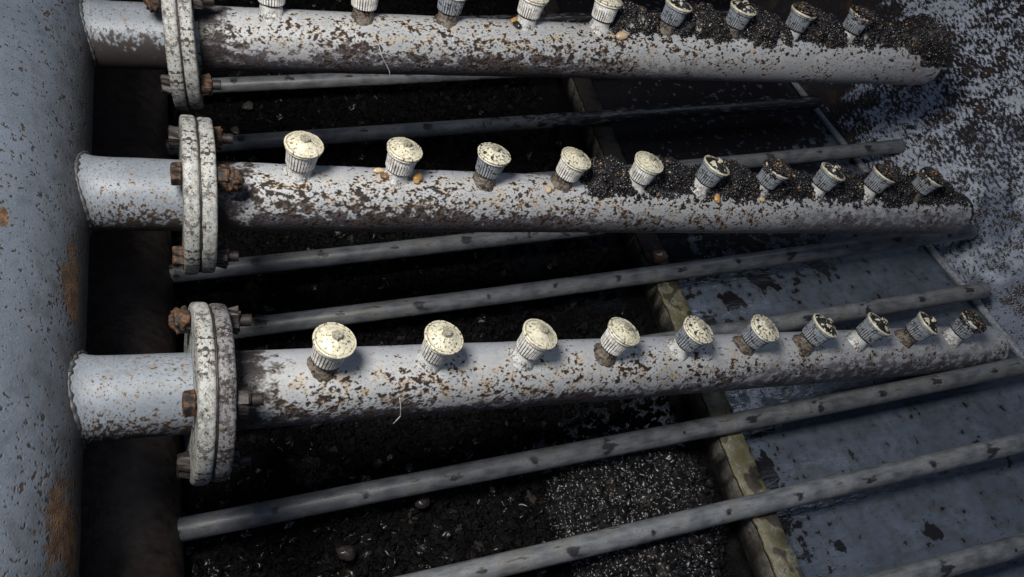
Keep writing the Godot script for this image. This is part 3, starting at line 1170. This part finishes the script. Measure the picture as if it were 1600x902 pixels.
func make_tubes():
	var dir := Vector3(1.0, SLOPE_X + 0.0010, 0.0176)
	# z at x = 0, right end x, label
	var list := [
		[-0.93, 1.40, "dark wash tube on the floor behind the farthest nozzle pipe"],
		[-0.7208, 1.40, "thin grey wash tube just under the farthest nozzle pipe near its flange"],
		[-0.5199, 1.365, "thin grey wash tube in the gap between far and middle nozzle pipes"],
		[-0.3322, 1.492, "thin wash tube behind the middle nozzle pipe, its blue-grey end near the wall"],
		[-0.1799, 1.45, "thin wash tube running from below the middle flange to under the middle pipe"],
		[-0.0411, 1.477, "long grey wash tube with drilled holes between middle and near nozzle pipes"],
		[0.1145, 1.387, "thin wash tube behind the nozzles of the near pipe, ending just past the edge rod"],
		[0.2958, 1.328, "thin grey wash tube just in front of the near nozzle pipe"],
		[0.4404, 1.35, "thin grey wash tube nearest to the viewer, crossing the yellowed beam low down"],
		[0.598, 1.35, "wash tube of which only the end shows in the bottom right corner"]]
	for i in list.size():
		var z0: float = list[i][0]
		var y0 := BED_Y + 0.0552 * z0
		var d := dir.normalized()
		var n := (Vector3.UP - d * d.y).normalized()
		var x0 := -0.17 if i != 5 else -0.073
		var len: float = (list[i][1] - x0) / d.x
		var at := Transform3D(Basis(d, n, d.cross(n)), Vector3(0, y0, z0) + dir * x0)
		var root := thing("wash_tube", at, list[i][2], "tube", "thin wash tubes under the nozzle pipes")
		var st := begin()
		var pts := pipe_pts(0.0, len, 0.0169, 40, 32, 0.0006, 60 + i)
		var sag := 0.004 * sin(i * 1.7)
		for q in pts.size():
			var t := float(q) / (pts.size() - 1)
			for e in pts[q].size():
				pts[q][e] += Vector3(0, -absf(sag) * sin(PI * t), 0.5 * sag * sin(TAU * t))
		add_sheet(st, pts, true, Vector2.ZERO, Vector2(len / 1.7, 1))
		var coated := i < 5 and i != 3  # tubes that take the variant darkening to the right
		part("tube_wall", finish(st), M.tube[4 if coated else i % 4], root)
		# rounded plug that closes the free end
		var prof := [Vector2(0.0172, -0.012), Vector2(0.0176, 0.0), Vector2(0.0168, 0.004), Vector2(0.012, 0.0075), Vector2(0.0, 0.009)]
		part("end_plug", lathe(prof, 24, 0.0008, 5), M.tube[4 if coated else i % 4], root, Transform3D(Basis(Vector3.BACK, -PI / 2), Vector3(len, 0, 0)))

func make_beam():
	# a steel angle whose flat top carries the tubes: it runs along z and leans slightly
	var z0 := -1.3
	var z1 := 0.85
	var a := Vector3(0.739 - 0.088 * z0, 0, z0)
	a.y = bed(a.x, a.z) - 0.0175
	var b := Vector3(0.739 - 0.088 * z1, 0, z1)
	b.y = bed(b.x, b.z) - 0.0175
	var d := (b - a).normalized()
	var n := Vector3(-SLOPE_X, 1, -SLOPE_Z).normalized()
	var fr := Transform3D(Basis(n.cross(d), n, d), a).orthonormalized()
	var len := a.distance_to(b)
	var root := thing("support_beam", fr, "angle steel beam with yellowed flat top crossing under the wash tubes", "beam")
	var nz := noise(88, 40.0, 3)
	var section := func(x0: float, x1: float, y0: float, y1: float) -> ArrayMesh:
		var st := begin()
		var e := 0.0012
		var prof := [Vector2(x0, y0), Vector2(x0, y1 - e), Vector2(x0 + e, y1), Vector2(x1 - e, y1), Vector2(x1, y1 - e), Vector2(x1, y0), Vector2(x0, y0)]
		for k in prof.size() - 1:
			var pts := []
			for i in 241:
				var z := len * i / 240.0
				var line := []
				for m in 2:
					var p: Vector2 = prof[k + m]
					var v := Vector3(p.x, p.y, z)
					v.x += 0.0034 * nz.get_noise_2d(z, p.x * 8.0)
					v.y += 0.0007 * nz.get_noise_2d(z + 9.0, p.x * 20.0)
					line.append(v)
				pts.append(line)
			add_sheet(st, pts, true, Vector2(0, clampf(0.5 + prof[k].x * 20.0, 0.0, 1.0)), Vector2(1, clampf(0.5 + prof[k + 1].x * 20.0, 0.05, 1.0)))
		return finish(st)
	part("flat_top", section.call(-0.022, 0.022, -0.006, 0.0), M.beam, root)
	part("web", section.call(-0.020, -0.014, -0.075, -0.0065), M.web, root)

func make_edge_rod():
	var path := []
	var radii := []
	for i in 40:
		var z := lerpf(-0.75, 0.75, i / 39.0)
		var x := 1.443 + 0.004 * sin(z * 5.0)
		path.append(Vector3(x, bed(x, z) - 0.069, z))
		radii.append(0.0078)
	var o := part("edge_rod", tube_path(path, radii, 14, true, 0.003, 7), M.rod, self)
	tag(o, "thin round rod lying along the corner of floor and tank wall", "rod")

# ------------------------------------------------------------------ laterals
func hex_mesh(r: float, hgt: float, s: int, wob := 0.0012) -> ArrayMesh:
	# a worn hexagon along +X with chamfered ends
	var st := begin()
	var nz := noise(s, 120.0, 2)
	var prof := [Vector2(0.0, 0.0), Vector2(r * 0.9, 0.0), Vector2(r, hgt * 0.12), Vector2(r, hgt * 0.85), Vector2(r * 0.88, hgt), Vector2(0.0, hgt)]
	var pts := []
	for p in prof:
		var ring := []
		for i in 25:
			var a := TAU * (i % 24) / 24.0
			var m := fmod(a, TAU / 6.0) - TAU / 12.0
			var rr: float = p.x * cos(TAU / 12.0) / cos(m)
			var v := Vector3(p.y, rr * cos(a), rr * sin(a))
			v += Vector3(0.4, cos(a), sin(a)) * nz.get_noise_3dv(v) * wob
			ring.append(v)
		pts.append(ring)
	add_sheet(st, pts, true, Vector2.ZERO, Vector2.ONE, false)
	return finish(st, false)

func sleeve_mesh() -> ArrayMesh:
	# slotted strainer: thin ribs round a core
	var st := begin()
	var ribs := 30
	var levels := [[0.0595, 0.0], [0.0602, 1.0], [0.0838, 1.0], [0.0845, 0.0]]
	var pts := []
	for l in levels:
		var ring := []
		for i in ribs * 4 + 1:
			var k := i % (ribs * 4)
			var base := TAU * (k / 4) / ribs
			var off: float = [0.0, 0.06, 0.66, 0.72][k % 4]
			var a: float = base + off * TAU / ribs
			var lift := 1.0 if (k % 4 == 1 or k % 4 == 2) else 0.0
			var t := clampf((l[0] - 0.0595) / 0.025, 0.0, 1.0)
			var r: float = 0.0166 + 0.0022 * t + 0.0019 * lift * l[1]
			ring.append(Vector3(r * cos(a), l[0], r * sin(a)))
		pts.append(ring)
	add_sheet(st, pts, false, Vector2.ZERO, Vector2.ONE, false)
	return finish(st, false)

var nozzle_meshes := {}

func make_nozzle_meshes():
	var d := nozzle_meshes
	d.sleeve = sleeve_mesh()
	d.core = lathe([Vector2(0.0, 0.058), Vector2(0.0170, 0.058), Vector2(0.0186, 0.085), Vector2(0.0, 0.085)], 40, 0.0, 1, [1, 2])
	d.ring = lathe([Vector2(0.0, 0.0842), Vector2(0.0196, 0.0842), Vector2(0.0226, 0.0850), Vector2(0.0232, 0.0862), Vector2(0.0232, 0.0876), Vector2(0.0222, 0.0882), Vector2(0.0222, 0.0889), Vector2(0.0, 0.0889)], 56, 0.0003, 3, [1, 4, 5, 6])
	d.cap = []
	for k in 4:
		var c := cap_mesh(k)
		d.cap.append(c)
	d.boss = []
	for k in 3:
		d.boss.append(hex_mesh(0.0064, 0.0060, 70 + k, 0.0012))
	d.neck = []
	for k in 4:
		d.neck.append(lathe([Vector2(0.0215, 0.0330), Vector2(0.0198, 0.0400), Vector2(0.0170, 0.0455), Vector2(0.0152, 0.051), Vector2(0.0146, 0.057), Vector2(0.0150, 0.0596), Vector2(0.0, 0.0598)], 36, 0.0024, 80 + k))
	d.crust = []
	for k in 3:
		d.crust.append(crust_mesh(k))

func cap_mesh(s: int) -> ArrayMesh:
	var st := begin()
	var nz := noise(130 + s, 110.0, 3)
	var prof := [Vector2(0.0226, 0.0886), Vector2(0.0240, 0.0890), Vector2(0.0246, 0.0902), Vector2(0.0245, 0.0916), Vector2(0.0237, 0.0925), Vector2(0.0226, 0.0927), Vector2(0.0214, 0.0917), Vector2(0.0200, 0.0921), Vector2(0.0165, 0.0937), Vector2(0.0125, 0.0957), Vector2(0.0090, 0.0976), Vector2(0.0070, 0.0984), Vector2(0.004, 0.0986), Vector2(0.0, 0.0987)]
	var seg := 56
	var rings := []
	for p in prof:
		var ring := []
		for i in seg + 1:
			var a := TAU * (i % seg) / seg
			var v := Vector3(p.x * cos(a), p.y, p.x * sin(a))
			var k := nz.get_noise_3dv(v)
			v += Vector3(cos(a) * 0.3, 1.0, sin(a) * 0.3) * k * 0.0007
			ring.append(v)
		rings.append(ring)
	st.set_smooth_group(1)
	for j in rings.size() - 1:
		for i in seg:
			for e in [[j, i], [j + 1, i + 1], [j + 1, i], [j, i], [j, i + 1], [j + 1, i + 1]]:
				var v: Vector3 = rings[e[0]][e[1]]
				st.set_uv(Vector2(v.x / 0.0502 + 0.5, v.z / 0.0502 + 0.5))
				st.add_vertex(v)
	return finish(st)

func crust_mesh(s: int) -> ArrayMesh:
	# a lumpy coat of tar and grit that covers a cap
	var st := begin()
	var nz := noise(150 + s, 1.0, 2)
	var r := RandomNumberGenerator.new()
	r.seed = 900 + s
	var ball := ico(1)
	st.set_color(Color.WHITE)
	add_lump(st, ico(2), Transform3D(Basis().scaled(Vector3(0.0225, 0.0075, 0.0225)), Vector3(0, 0.0945, 0)), 0.25, s + 1.0, nz, true, Color(0.012, 0.011, 0.012))
	for i in 190:
		var q := sqrt(r.randf()) * 0.0238
		var a := r.randf() * TAU
		var y := 0.0945 + 0.0085 * (1.0 - pow(q / 0.026, 2.0))
		var sc := r.randf_range(0.0012, 0.0024)
		var tone := r.randf()
		var col := Color(0.018, 0.017, 0.019)
		if tone > 0.9:
			col = Color(0.25, 0.16, 0.07)
		elif tone > 0.7:
			col = Color(0.07, 0.05, 0.035)
		add_lump(st, ball, Transform3D(Basis.from_euler(Vector3(r.randf() * 6, r.randf() * 6, 0)).scaled(Vector3(sc, sc * 0.8, sc * 1.2)), Vector3(q * cos(a), y, q * sin(a))), 0.3, i, nz, true, col)
	for i in 110:
		var a := PI * 0.15 + r.randf() * PI * (1.0 if s != 2 else 1.7)
		var y := 0.0935 - 0.014 * pow(r.randf(), 1.6)
		var q := 0.0236 if y > 0.085 else 0.0212
		var sc := r.randf_range(0.0013, 0.0025)
		add_lump(st, ball, Transform3D(Basis.from_euler(Vector3(r.randf() * 6, r.randf() * 6, 0)).scaled(Vector3(sc, sc * 0.9, sc * 1.1)), Vector3(q * cos(a), y, q * sin(a))), 0.3, i, nz, true, Color(0.016, 0.015, 0.017) if r.randf() < 0.85 else Color(0.09, 0.06, 0.04))
	return finish(st, false)

# state of a nozzle: 0, 1 dusty, 2 dirty, 3 flaking tar, 4 all tar
func make_nozzle(parent: Node3D, k: int, row: int, state: int, end_label := ""):
	var r := RandomNumberGenerator.new()
	r.seed = row * 100 + k
	var spin := Basis(Vector3.UP, r.randf() * TAU)
	var b := Basis(Vector3.RIGHT, r.randf_range(-0.06, 0.06)) * Basis(Vector3.BACK, r.randf_range(-0.06, 0.06)) * spin
	var lean := Basis(Vector3.BACK, -deg_to_rad(lerpf(2.0, 12.0, k / 9.0)))
	var pivot := Vector3(PITCH * k, 0.074, 0)
	var n := group_part("nozzle", parent, Transform3D(lean * b, pivot - lean * b * Vector3(0, 0.074, 0)))
	var d := nozzle_meshes
	part("neck", d.neck[(k + row) % 4], M.neck if r.randf() < 0.68 else M.neck_rusty, n)
	part("strainer_core", d.core, M.rust_dark, n)
	part("slotted_sleeve", d.sleeve, M.sleeve if state < 2 else M.sleeve_dirty, n)
	part("retaining_ring", d.ring, M.ring if state < 3 else M.sleeve_dirty, n)
	part("cap", d.cap[(k * 3 + row) % 4], M.cap[mini(state, 3)], n)
	if state < 4:
		part("hex_boss", d.boss[(k + row) % 3], M.boss if state < 3 else M.cap[3], n, Transform3D(Basis(Vector3.BACK, PI / 2), Vector3(0, 0.0974, 0)))
	else:
		part("tar_crust", d.crust[(k + row) % 3], M.grit, n)
	if end_label != "":
		tag(n, end_label)
	return n

func make_bolts(root: Node3D, row: int):
	var r := RandomNumberGenerator.new()
	r.seed = 40 + row
	var heads := [hex_mesh(0.0130, 0.012, 201, 0.0026), hex_mesh(0.0136, 0.014, 202, 0.0045)]
	var nuts := [hex_mesh(0.0138, 0.014, 203, 0.0030), hex_mesh(0.0140, 0.015, 204, 0.0050)]
	for k in 4:
		var a: float = deg_to_rad([24.0, 30.0, 40.0][row] + 90.0 * k)
		var at := Vector3(0, 0.079 * cos(a), 0.079 * sin(a))
		var g := group_part("bolt", root, Transform3D(Basis(Vector3.RIGHT, a + r.randf()), at))
		var rusty := (k + row) % 4 == 2 or (row == 1 and k == 0)
		part("bolt_head", heads[k % 2], M.rust if rusty else M.rust_dark, g, Transform3D(Basis(), Vector3(-0.1405 - 0.0125, 0, 0)))
		part("nut", nuts[k % 2], M.rust if (k + row) % 3 == 1 else M.rust_dark, g, Transform3D(Basis(), Vector3(-0.1045, 0, 0)))
		var st := begin()
		var pts := []
		for i in 30:
			var ring := []
			var x := -0.146 + 0.072 * i / 29.0
			for j in 13:
				var ang := TAU * (j % 12) / 12.0
				var rr := 0.0068 + (0.0006 if i % 2 == 0 else -0.0003)
				if i == 29:
					rr = 0.0
				ring.append(Vector3(x - (0.0025 if i == 29 else 0.0), rr * cos(ang), rr * sin(ang)))
			pts.append(ring)
		add_sheet(st, pts, true)
		part("stud", finish(st, false), M.rust_dark, g)
		if (row == 2 and k == 3) or (row == 1 and k == 0) or (row == 0 and k == 0):
			st = begin()
			add_lump(st, ico(3), Transform3D(Basis().scaled(Vector3(0.011, 0.0135, 0.0135)), Vector3(-0.150 if row != 1 else -0.084, 0.002, 0.006)), 0.45, row + 3.0, noise(400 + row, 1.6, 3), true)
			part("rust_lump", finish(st, false), M.rust, g)

func make_laterals():
	make_nozzle_meshes()
	var states := [
		[0, 0, 2, 0, 1, 3, 3, 4, 4],
		[0, 1, 2, 1, 0, 3, 4, 3, 4, 4],
		[0, 1, 0, 1, 2, 2, 3, 3, 3, 4]]
	var labels := [
		"farthest of three white nozzle pipes, its right half heaped with black grit",
		"middle white nozzle pipe, rust-speckled, with black grit between its right-hand nozzles",
		"nearest of the three white nozzle pipes, free of grit heaps, its nozzles leaning right"]
	for row in 3:
		var fr: Transform3D = lateral_frames[row].at
		var end: float = lateral_frames[row].end
		var root := thing("nozzle_pipe", fr, labels[row], "pipe", "flanged pipes carrying a row of nozzles")
		var st := begin()
		var u0 := (-0.118 - LAT_X0) / (LAT_X1 - LAT_X0)
		var u1 := (end - LAT_X0) / (LAT_X1 - LAT_X0)
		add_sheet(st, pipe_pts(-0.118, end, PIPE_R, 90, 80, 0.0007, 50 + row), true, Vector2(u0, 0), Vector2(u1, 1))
		# dished end in the same skin
		var pts := []
		for j in 9:
			var t := PI * 0.5 * j / 8.0
			var ring := []
			for i in 81:
				var a := -PI + TAU * (i % 80) / 80.0
				ring.append(Vector3(end + 0.022 * sin(t), PIPE_R * cos(t) * cos(a), PIPE_R * cos(t) * sin(a)))
			pts.append(ring)
		add_sheet(st, pts, true, Vector2(u1, 0), Vector2((end + 0.022 - LAT_X0) / (LAT_X1 - LAT_X0), 1))
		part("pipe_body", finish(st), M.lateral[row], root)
		part("flange", flange_mesh(44 + row), M.flange if row != 2 else M.flange_dirty, root, Transform3D(Basis(Vector3.RIGHT, 1.0 + row), Vector3(-0.1215, 0, 0)).scaled_local(Vector3(1, 0.985, 0.985)))
		var gk := lathe([Vector2(0.05, -0.001), Vector2(0.0965, -0.001), Vector2(0.0965, 0.0012), Vector2(0.05, 0.0012)], 90, 0.0016, 55 + row)
		part("gasket", gk, M.rust_dark, root, Transform3D(Basis(Vector3.BACK, -PI / 2), Vector3(-0.1222, 0, 0)))
		make_bolts(root, row)
		for k in states[row].size():
			var s: int = states[row][k]
			var lab := ""
			if s == 4:
				lab = "nozzle with its cap buried under black tar and grit"
			elif s == 3:
				lab = "nozzle whose cap is partly coated with flaking black tar"
			make_nozzle(root, k, row, s, lab)

# ------------------------------------------------------------------ loose material
func pebble_mesh(s: int, sub: int, rough: float, smooth := true) -> ArrayMesh:
	var st := begin()
	add_lump(st, ico(sub), Transform3D(), rough, s, noise(300 + s, 0.9, 2), smooth)
	return finish(st, false)

func scatter(called: String, mesh: Mesh, mat: Material, places: Array, colours: Array) -> MultiMeshInstance3D:
	var mm := MultiMesh.new()
	mm.transform_format = MultiMesh.TRANSFORM_3D
	mm.use_colors = true
	mm.mesh = mesh
	mm.instance_count = places.size()
	for i in places.size():
		mm.set_instance_transform(i, places[i])
		mm.set_instance_color(i, colours[i])
	var o := MultiMeshInstance3D.new()
	o.multimesh = mm
	o.material_override = mat
	o.name = numbered(called)
	return o

func heap_reach(x: float, z: float) -> float:
	# distance from the middle of the round gravel heap, 1 at its rim
	return Vector2((x - 0.53) / 0.145, (z - 0.40) / 0.150).length()

func gravel_height(x: float, z: float, nz: FastNoiseLite) -> float:
	var h := 0.006 * nz.get_noise_2d(x * 6.0, z * 6.0)
	h += 0.030 * (1.0 - smoothstep(0.70, 1.05, heap_reach(x, z) + 0.10 * nz.get_noise_2d(x * 14.0, z * 14.0)))
	return h

func make_gravel():
	var nz := noise(99, 1.0, 3)
	var r := RandomNumberGenerator.new()
	r.seed = 1234
	var roots := []
	for k in 2:
		roots.append(thing(["gravel_bed", "gravel_heap"][k], Transform3D(), ["dim bed of wet black gravel on the tank bottom under the tubes", "round heap of glistening black gravel beside the beam, bottom centre"][k], "gravel"))
		tag(roots[k], "", "", "", "stuff")
	for batch in 4:
		# 0 dull bed, 1 wet stones in the bed, 2 heap, 3 coarse stones on the heap
		var on_heap := batch >= 2
		var places := []
		var cols := []
		for i in ([36000, 1300, 3600, 900][batch]):
			var x := r.randf_range(-0.16, 0.72)
			var z := r.randf_range(-1.2, 0.72)
			if on_heap:
				x = r.randf_range(0.36, 0.70)
				z = r.randf_range(0.23, 0.57)
			elif batch == 1 and i % 3 == 0:
				z = r.randf_range(0.2, 0.72)
			var q := heap_reach(x, z) + 0.10 * nz.get_noise_2d(x * 14.0, z * 14.0)
			if on_heap == (q >= 1.0) or x > 0.70 - 0.088 * z:
				continue
			# thin cover of gravel on black mud near the beam
			if not on_heap and r.randf() < smoothstep(0.30, 0.46, x) * 0.8:
				continue
			var size: float = r.randf_range(0.0040, 0.0078) * [1.0, 1.1, 1.2, 1.45][batch] * (1.5 if r.randf() < 0.05 else 1.0)
			var y := bed(x, z) - 0.083 + gravel_height(x, z, nz) + r.randf_range(-0.007, 0.004) - 0.010 * smoothstep(0.0, 0.35, nz.get_noise_2d(x * 9.0 + 40.0, z * 9.0)) * (0.0 if on_heap else 1.0)
			if batch == 1:
				y += 0.004
			var b := Basis.from_euler(Vector3(r.randf() * TAU, r.randf() * TAU, r.randf() * TAU)).scaled(Vector3.ONE * size)
			b = b * Basis.from_scale(Vector3(r.randf_range(0.95, 1.3), r.randf_range(0.7, 1.0), 0.95))
			places.append(Transform3D(b, Vector3(x, y, z)))
			var t := r.randf()
			var v: float = r.randf_range(0.003, 0.010) * [0.6, 1.1, 1.3, 1.6][batch]
			if t > 0.99:
				cols.append(Color(0.03, 0.026, 0.024))
			elif t > 0.92:
				cols.append(Color(v * 2.2, v * 1.9, v * 1.7))
			else:
				cols.append(Color(v * 0.95, v * 0.98, v * 1.15))
		var o := scatter("pebbles", pebble_mesh(1 + batch, 2, [1.4, 0.9, 0.95, 0.9][batch], true), M.damp if batch == 0 else M.wet, places, cols)
		o.name = ["dull_pebbles", "wet_pebbles", "pebbles", "coarse_pebbles"][batch]
		roots[1 if on_heap else 0].add_child(o)
		tag(o, "", "", "", "stuff")

func crust_height(row: int, x: float, th: float, nz: FastNoiseLite) -> float:
	var h := -0.006
	var limit := 0.0
	var amount := 0.0
	if row == 0:
		amount = smoothstep(0.50, 0.56, x) * (1.0 - smoothstep(1.27, 1.298, x))
		limit = 14.0 + 12.0 * smoothstep(0.6, 0.75, x) + 38.0 * smoothstep(1.15, 1.24, x)
	elif row == 1:
		amount = smoothstep(0.40, 0.47, x) * (1.0 - smoothstep(1.27, 1.33, x))
		limit = 20.0 + 8.0 * sin(x * 18.0)
	var between := absf(sin(PI * x / PITCH))     # highest midway between two nozzles
	var n := nz.get_noise_3d(x * 30.0, th * 0.02, row * 5.0)
	var across := 1.0 - smoothstep(limit - 38.0, limit + 14.0, th + 34.0 * n)
	across *= smoothstep(-110.0, -60.0, th)
	h += amount * across * ((0.015 if row == 0 else 0.013) + (0.030 if row == 0 else 0.028) * between * (0.75 + 0.9 * n)) 
	h += 0.0025 * nz.get_noise_3d(x * 140.0, th * 0.10, row * 3.0) * amount * across
	return h

func make_debris():
	var nz := noise(140, 1.0, 3)
	var r := RandomNumberGenerator.new()
	r.seed = 777
	var ball := pebble_mesh(4, 1, 0.8, true)
	var texts := ["heap of wet black grit along the right half of the farthest nozzle pipe", "heaps of wet black grit between the right-hand nozzles of the middle pipe"]
	for row in 2:
		var fr: Transform3D = lateral_frames[row].at
		var root := thing("grit_heap", fr, texts[row], "grit", "")
		tag(root, "", "", "", "stuff")
		var st := begin()
		var pts := []
		var x1: float = 1.30 if row == 0 else 1.34
		for i in 241:
			var x := lerpf(0.36, x1, i / 240.0)
			var ring := []
			for j in 61:
				var th := lerpf(-115.0, 75.0, j / 60.0)
				var rr := PIPE_R + crust_height(row, x, th, nz)
				if rr < PIPE_R:
					rr = PIPE_R - 0.004
				ring.append(Vector3(x, rr * cos(deg_to_rad(th)), rr * sin(deg_to_rad(th))))
			pts.append(ring)
		add_sheet(st, pts, true)
		tag(part("tar_layer", finish(st), M.tar, root), "", "", "", "stuff")
		var places := []
		var cols := []
		for i in 12500:
			var x := r.randf_range(0.40, x1)
			var th := r.randf_range(-95.0, 70.0)
			var hh := crust_height(row, x, th, nz)
			if hh < -0.0022:
				if x < 0.46 or th > 62.0 or r.randf() > 0.07 * (1.0 - absf(th) / 70.0):
					continue
				hh = 0.0
			var rr := PIPE_R + hh + 0.0004
			var s := r.randf_range(0.0014, 0.0033) * (1.6 if r.randf() < 0.06 else 1.0)
			var b := Basis.from_euler(Vector3(r.randf() * TAU, r.randf() * TAU, r.randf() * TAU)).scaled(Vector3(s, s, s)) * Basis.from_scale(Vector3(1.2, 0.75, 0.95))
			places.append(Transform3D(b, Vector3(x, rr * cos(deg_to_rad(th)), rr * sin(deg_to_rad(th)))))
			var t := r.randf()
			var v := r.randf_range(0.008, 0.024)
			if t > 0.985:
				cols.append(Color(0.34, 0.20, 0.09))
			elif t > (0.80 if row == 0 else 0.92):
				cols.append(Color(v * 3.4, v * 2.6, v * 2.0))
			else:
				cols.append(Color(v, v * 0.95, v * 1.05))
		var o := scatter("grit_grains", ball, M.grit, places, cols)
		o.name = "grit_grains"
		root.add_child(o)
		tag(o, "", "", "", "stuff")

func make_pebbles():
	# single light grains that lie on the pipes, the beam and the gravel: row, x, angle, size, colour, label
	var tan := Color(0.42, 0.24, 0.09)
	var pale := Color(0.50, 0.38, 0.24)
	var brown := Color(0.16, 0.09, 0.05)
	var list := [
		[1, 0.105, -8.0, 0.0058, pale, "small pale grain left of the second nozzle on the middle pipe"],
		[1, 0.157, 7.0, 0.0078, tan, "orange shell fragment right of the second nozzle on the middle pipe"],
		[1, 0.112, 6.0, 0.0062, brown, "dark brown lump at the left foot of the second nozzle, middle pipe"],
		[0, 0.368, 0.0, 0.0066, tan, "orange grain beside the fourth nozzle on the farthest pipe"],
		[0, 0.370, 14.0, 0.0065, Color(0.02, 0.02, 0.02), "shiny black pebble under the orange grain on the farthest pipe"],
		[0, 0.552, 30.0, 0.0084, pale, "pale seed-shaped pebble at the grit edge on the farthest pipe"],
		[1, 0.672, 30.0, 0.0062, tan, "orange grain at the foot of the sixth nozzle on the middle pipe"],
		[1, 0.770, 29.0, 0.0050, pale, "small pale grain at the foot of the seventh nozzle on the middle pipe"],
		[1, 0.358, 22.0, 0.0050, pale, "small pale grain at the foot of the fourth nozzle on the middle pipe"]]
	var nz := noise(333, 0.8, 2)
	for i in list.size():
		var e = list[i]
		var fr: Transform3D = lateral_frames[e[0]].at
		var th := deg_to_rad(e[2])
		var rr: float = PIPE_R + e[3] * 0.55
		var local := Transform3D(Basis(Vector3.RIGHT, th) * Basis(Vector3.UP, i * 1.3), Vector3(e[1], rr * cos(th), rr * sin(th)))
		var st := begin()
		add_lump(st, ico(2), Transform3D(Basis().scaled(Vector3(e[3] * 1.25, e[3] * 0.72, e[3] * 0.85))), 0.35, i + 2.0, nz, true, e[4])
		var o := part("pebble", finish(st, false), M.grit, self, fr * local)
		tag(o, e[5], "pebble", "loose light pebbles")
	var ground := [
		[Vector3(0.735, 0.0, -0.066), 0.016, Color(0.20, 0.10, 0.05), "rust-brown stone wedged between the beam and the long wash tube", 0.004],
		[Vector3(0.015, 0.0, -0.718), 0.012, Color(0.07, 0.065, 0.055), "dull stone on the gravel between the two far wash tubes", -0.066],
		[Vector3(-0.018, 0.0, -0.637), 0.010, Color(0.07, 0.065, 0.055), "dull stone on the gravel near the start of the far wash tube", -0.068],
		[Vector3(0.065, 0.0, 0.364), 0.012, Color(0.028, 0.027, 0.027), "round shell-like pebble on the gravel at the bottom", -0.045],
		[Vector3(0.189, 0.0, 0.314), 0.010, Color(0.032, 0.03, 0.03), "dull pebble below the near wash tube on the gravel", -0.045]]
	for i in ground.size():
		var e = ground[i]
		var p: Vector3 = e[0]
		p.y = bed(p.x, p.z) + e[4]
		var st := begin()
		add_lump(st, ico(2), Transform3D(Basis().scaled(Vector3(e[1] * 1.2, e[1] * 0.7, e[1] * 0.9))), 0.35, i + 20.0, nz, true, e[2])
		var o := part("stone", finish(st, false), M.grit, self, Transform3D(Basis(Vector3.UP, i * 0.9), p))
		tag(o, e[3], "stone", "loose stones")

func make_fibres():
	var f := func(row: int, pts: Array, label: String):
		var fr: Transform3D = lateral_frames[row].at
		var path := []
		var radii := []
		var curve := Curve3D.new()
		for p in pts:
			var th := deg_to_rad(p[1])
			curve.add_point(Vector3(p[0], p[2] * cos(th), p[2] * sin(th)))
		for i in pts.size():
			var a: Vector3 = curve.get_point_position(maxi(i - 1, 0))
			var b: Vector3 = curve.get_point_position(mini(i + 1, pts.size() - 1))
			curve.set_point_in(i, (a - b) * 0.17)
			curve.set_point_out(i, (b - a) * 0.17)
		for i in 25:
			path.append(curve.sample_baked(curve.get_baked_length() * i / 24.0))
			radii.append(0.0007 if i < 22 else 0.0004)
		var o := part("fibre", tube_path(path, radii, 6, true, 0.0003, row), M.fibre, self, fr)
		tag(o, label, "fibre", "stray fibres on the pipes")
	f.call(0, [[0.135, 38.0, 0.0450], [0.146, 60.0, 0.0452], [0.152, 85.0, 0.0453], [0.166, 118.0, 0.047], [0.168, 132.0, 0.054]], "curled pale fibre hanging over the front of the farthest pipe")
	f.call(2, [[0.086, 58.0, 0.0450], [0.090, 78.0, 0.0453], [0.094, 100.0, 0.046], [0.088, 116.0, 0.052]], "short pale fibre hanging below the near pipe between its first two nozzles")
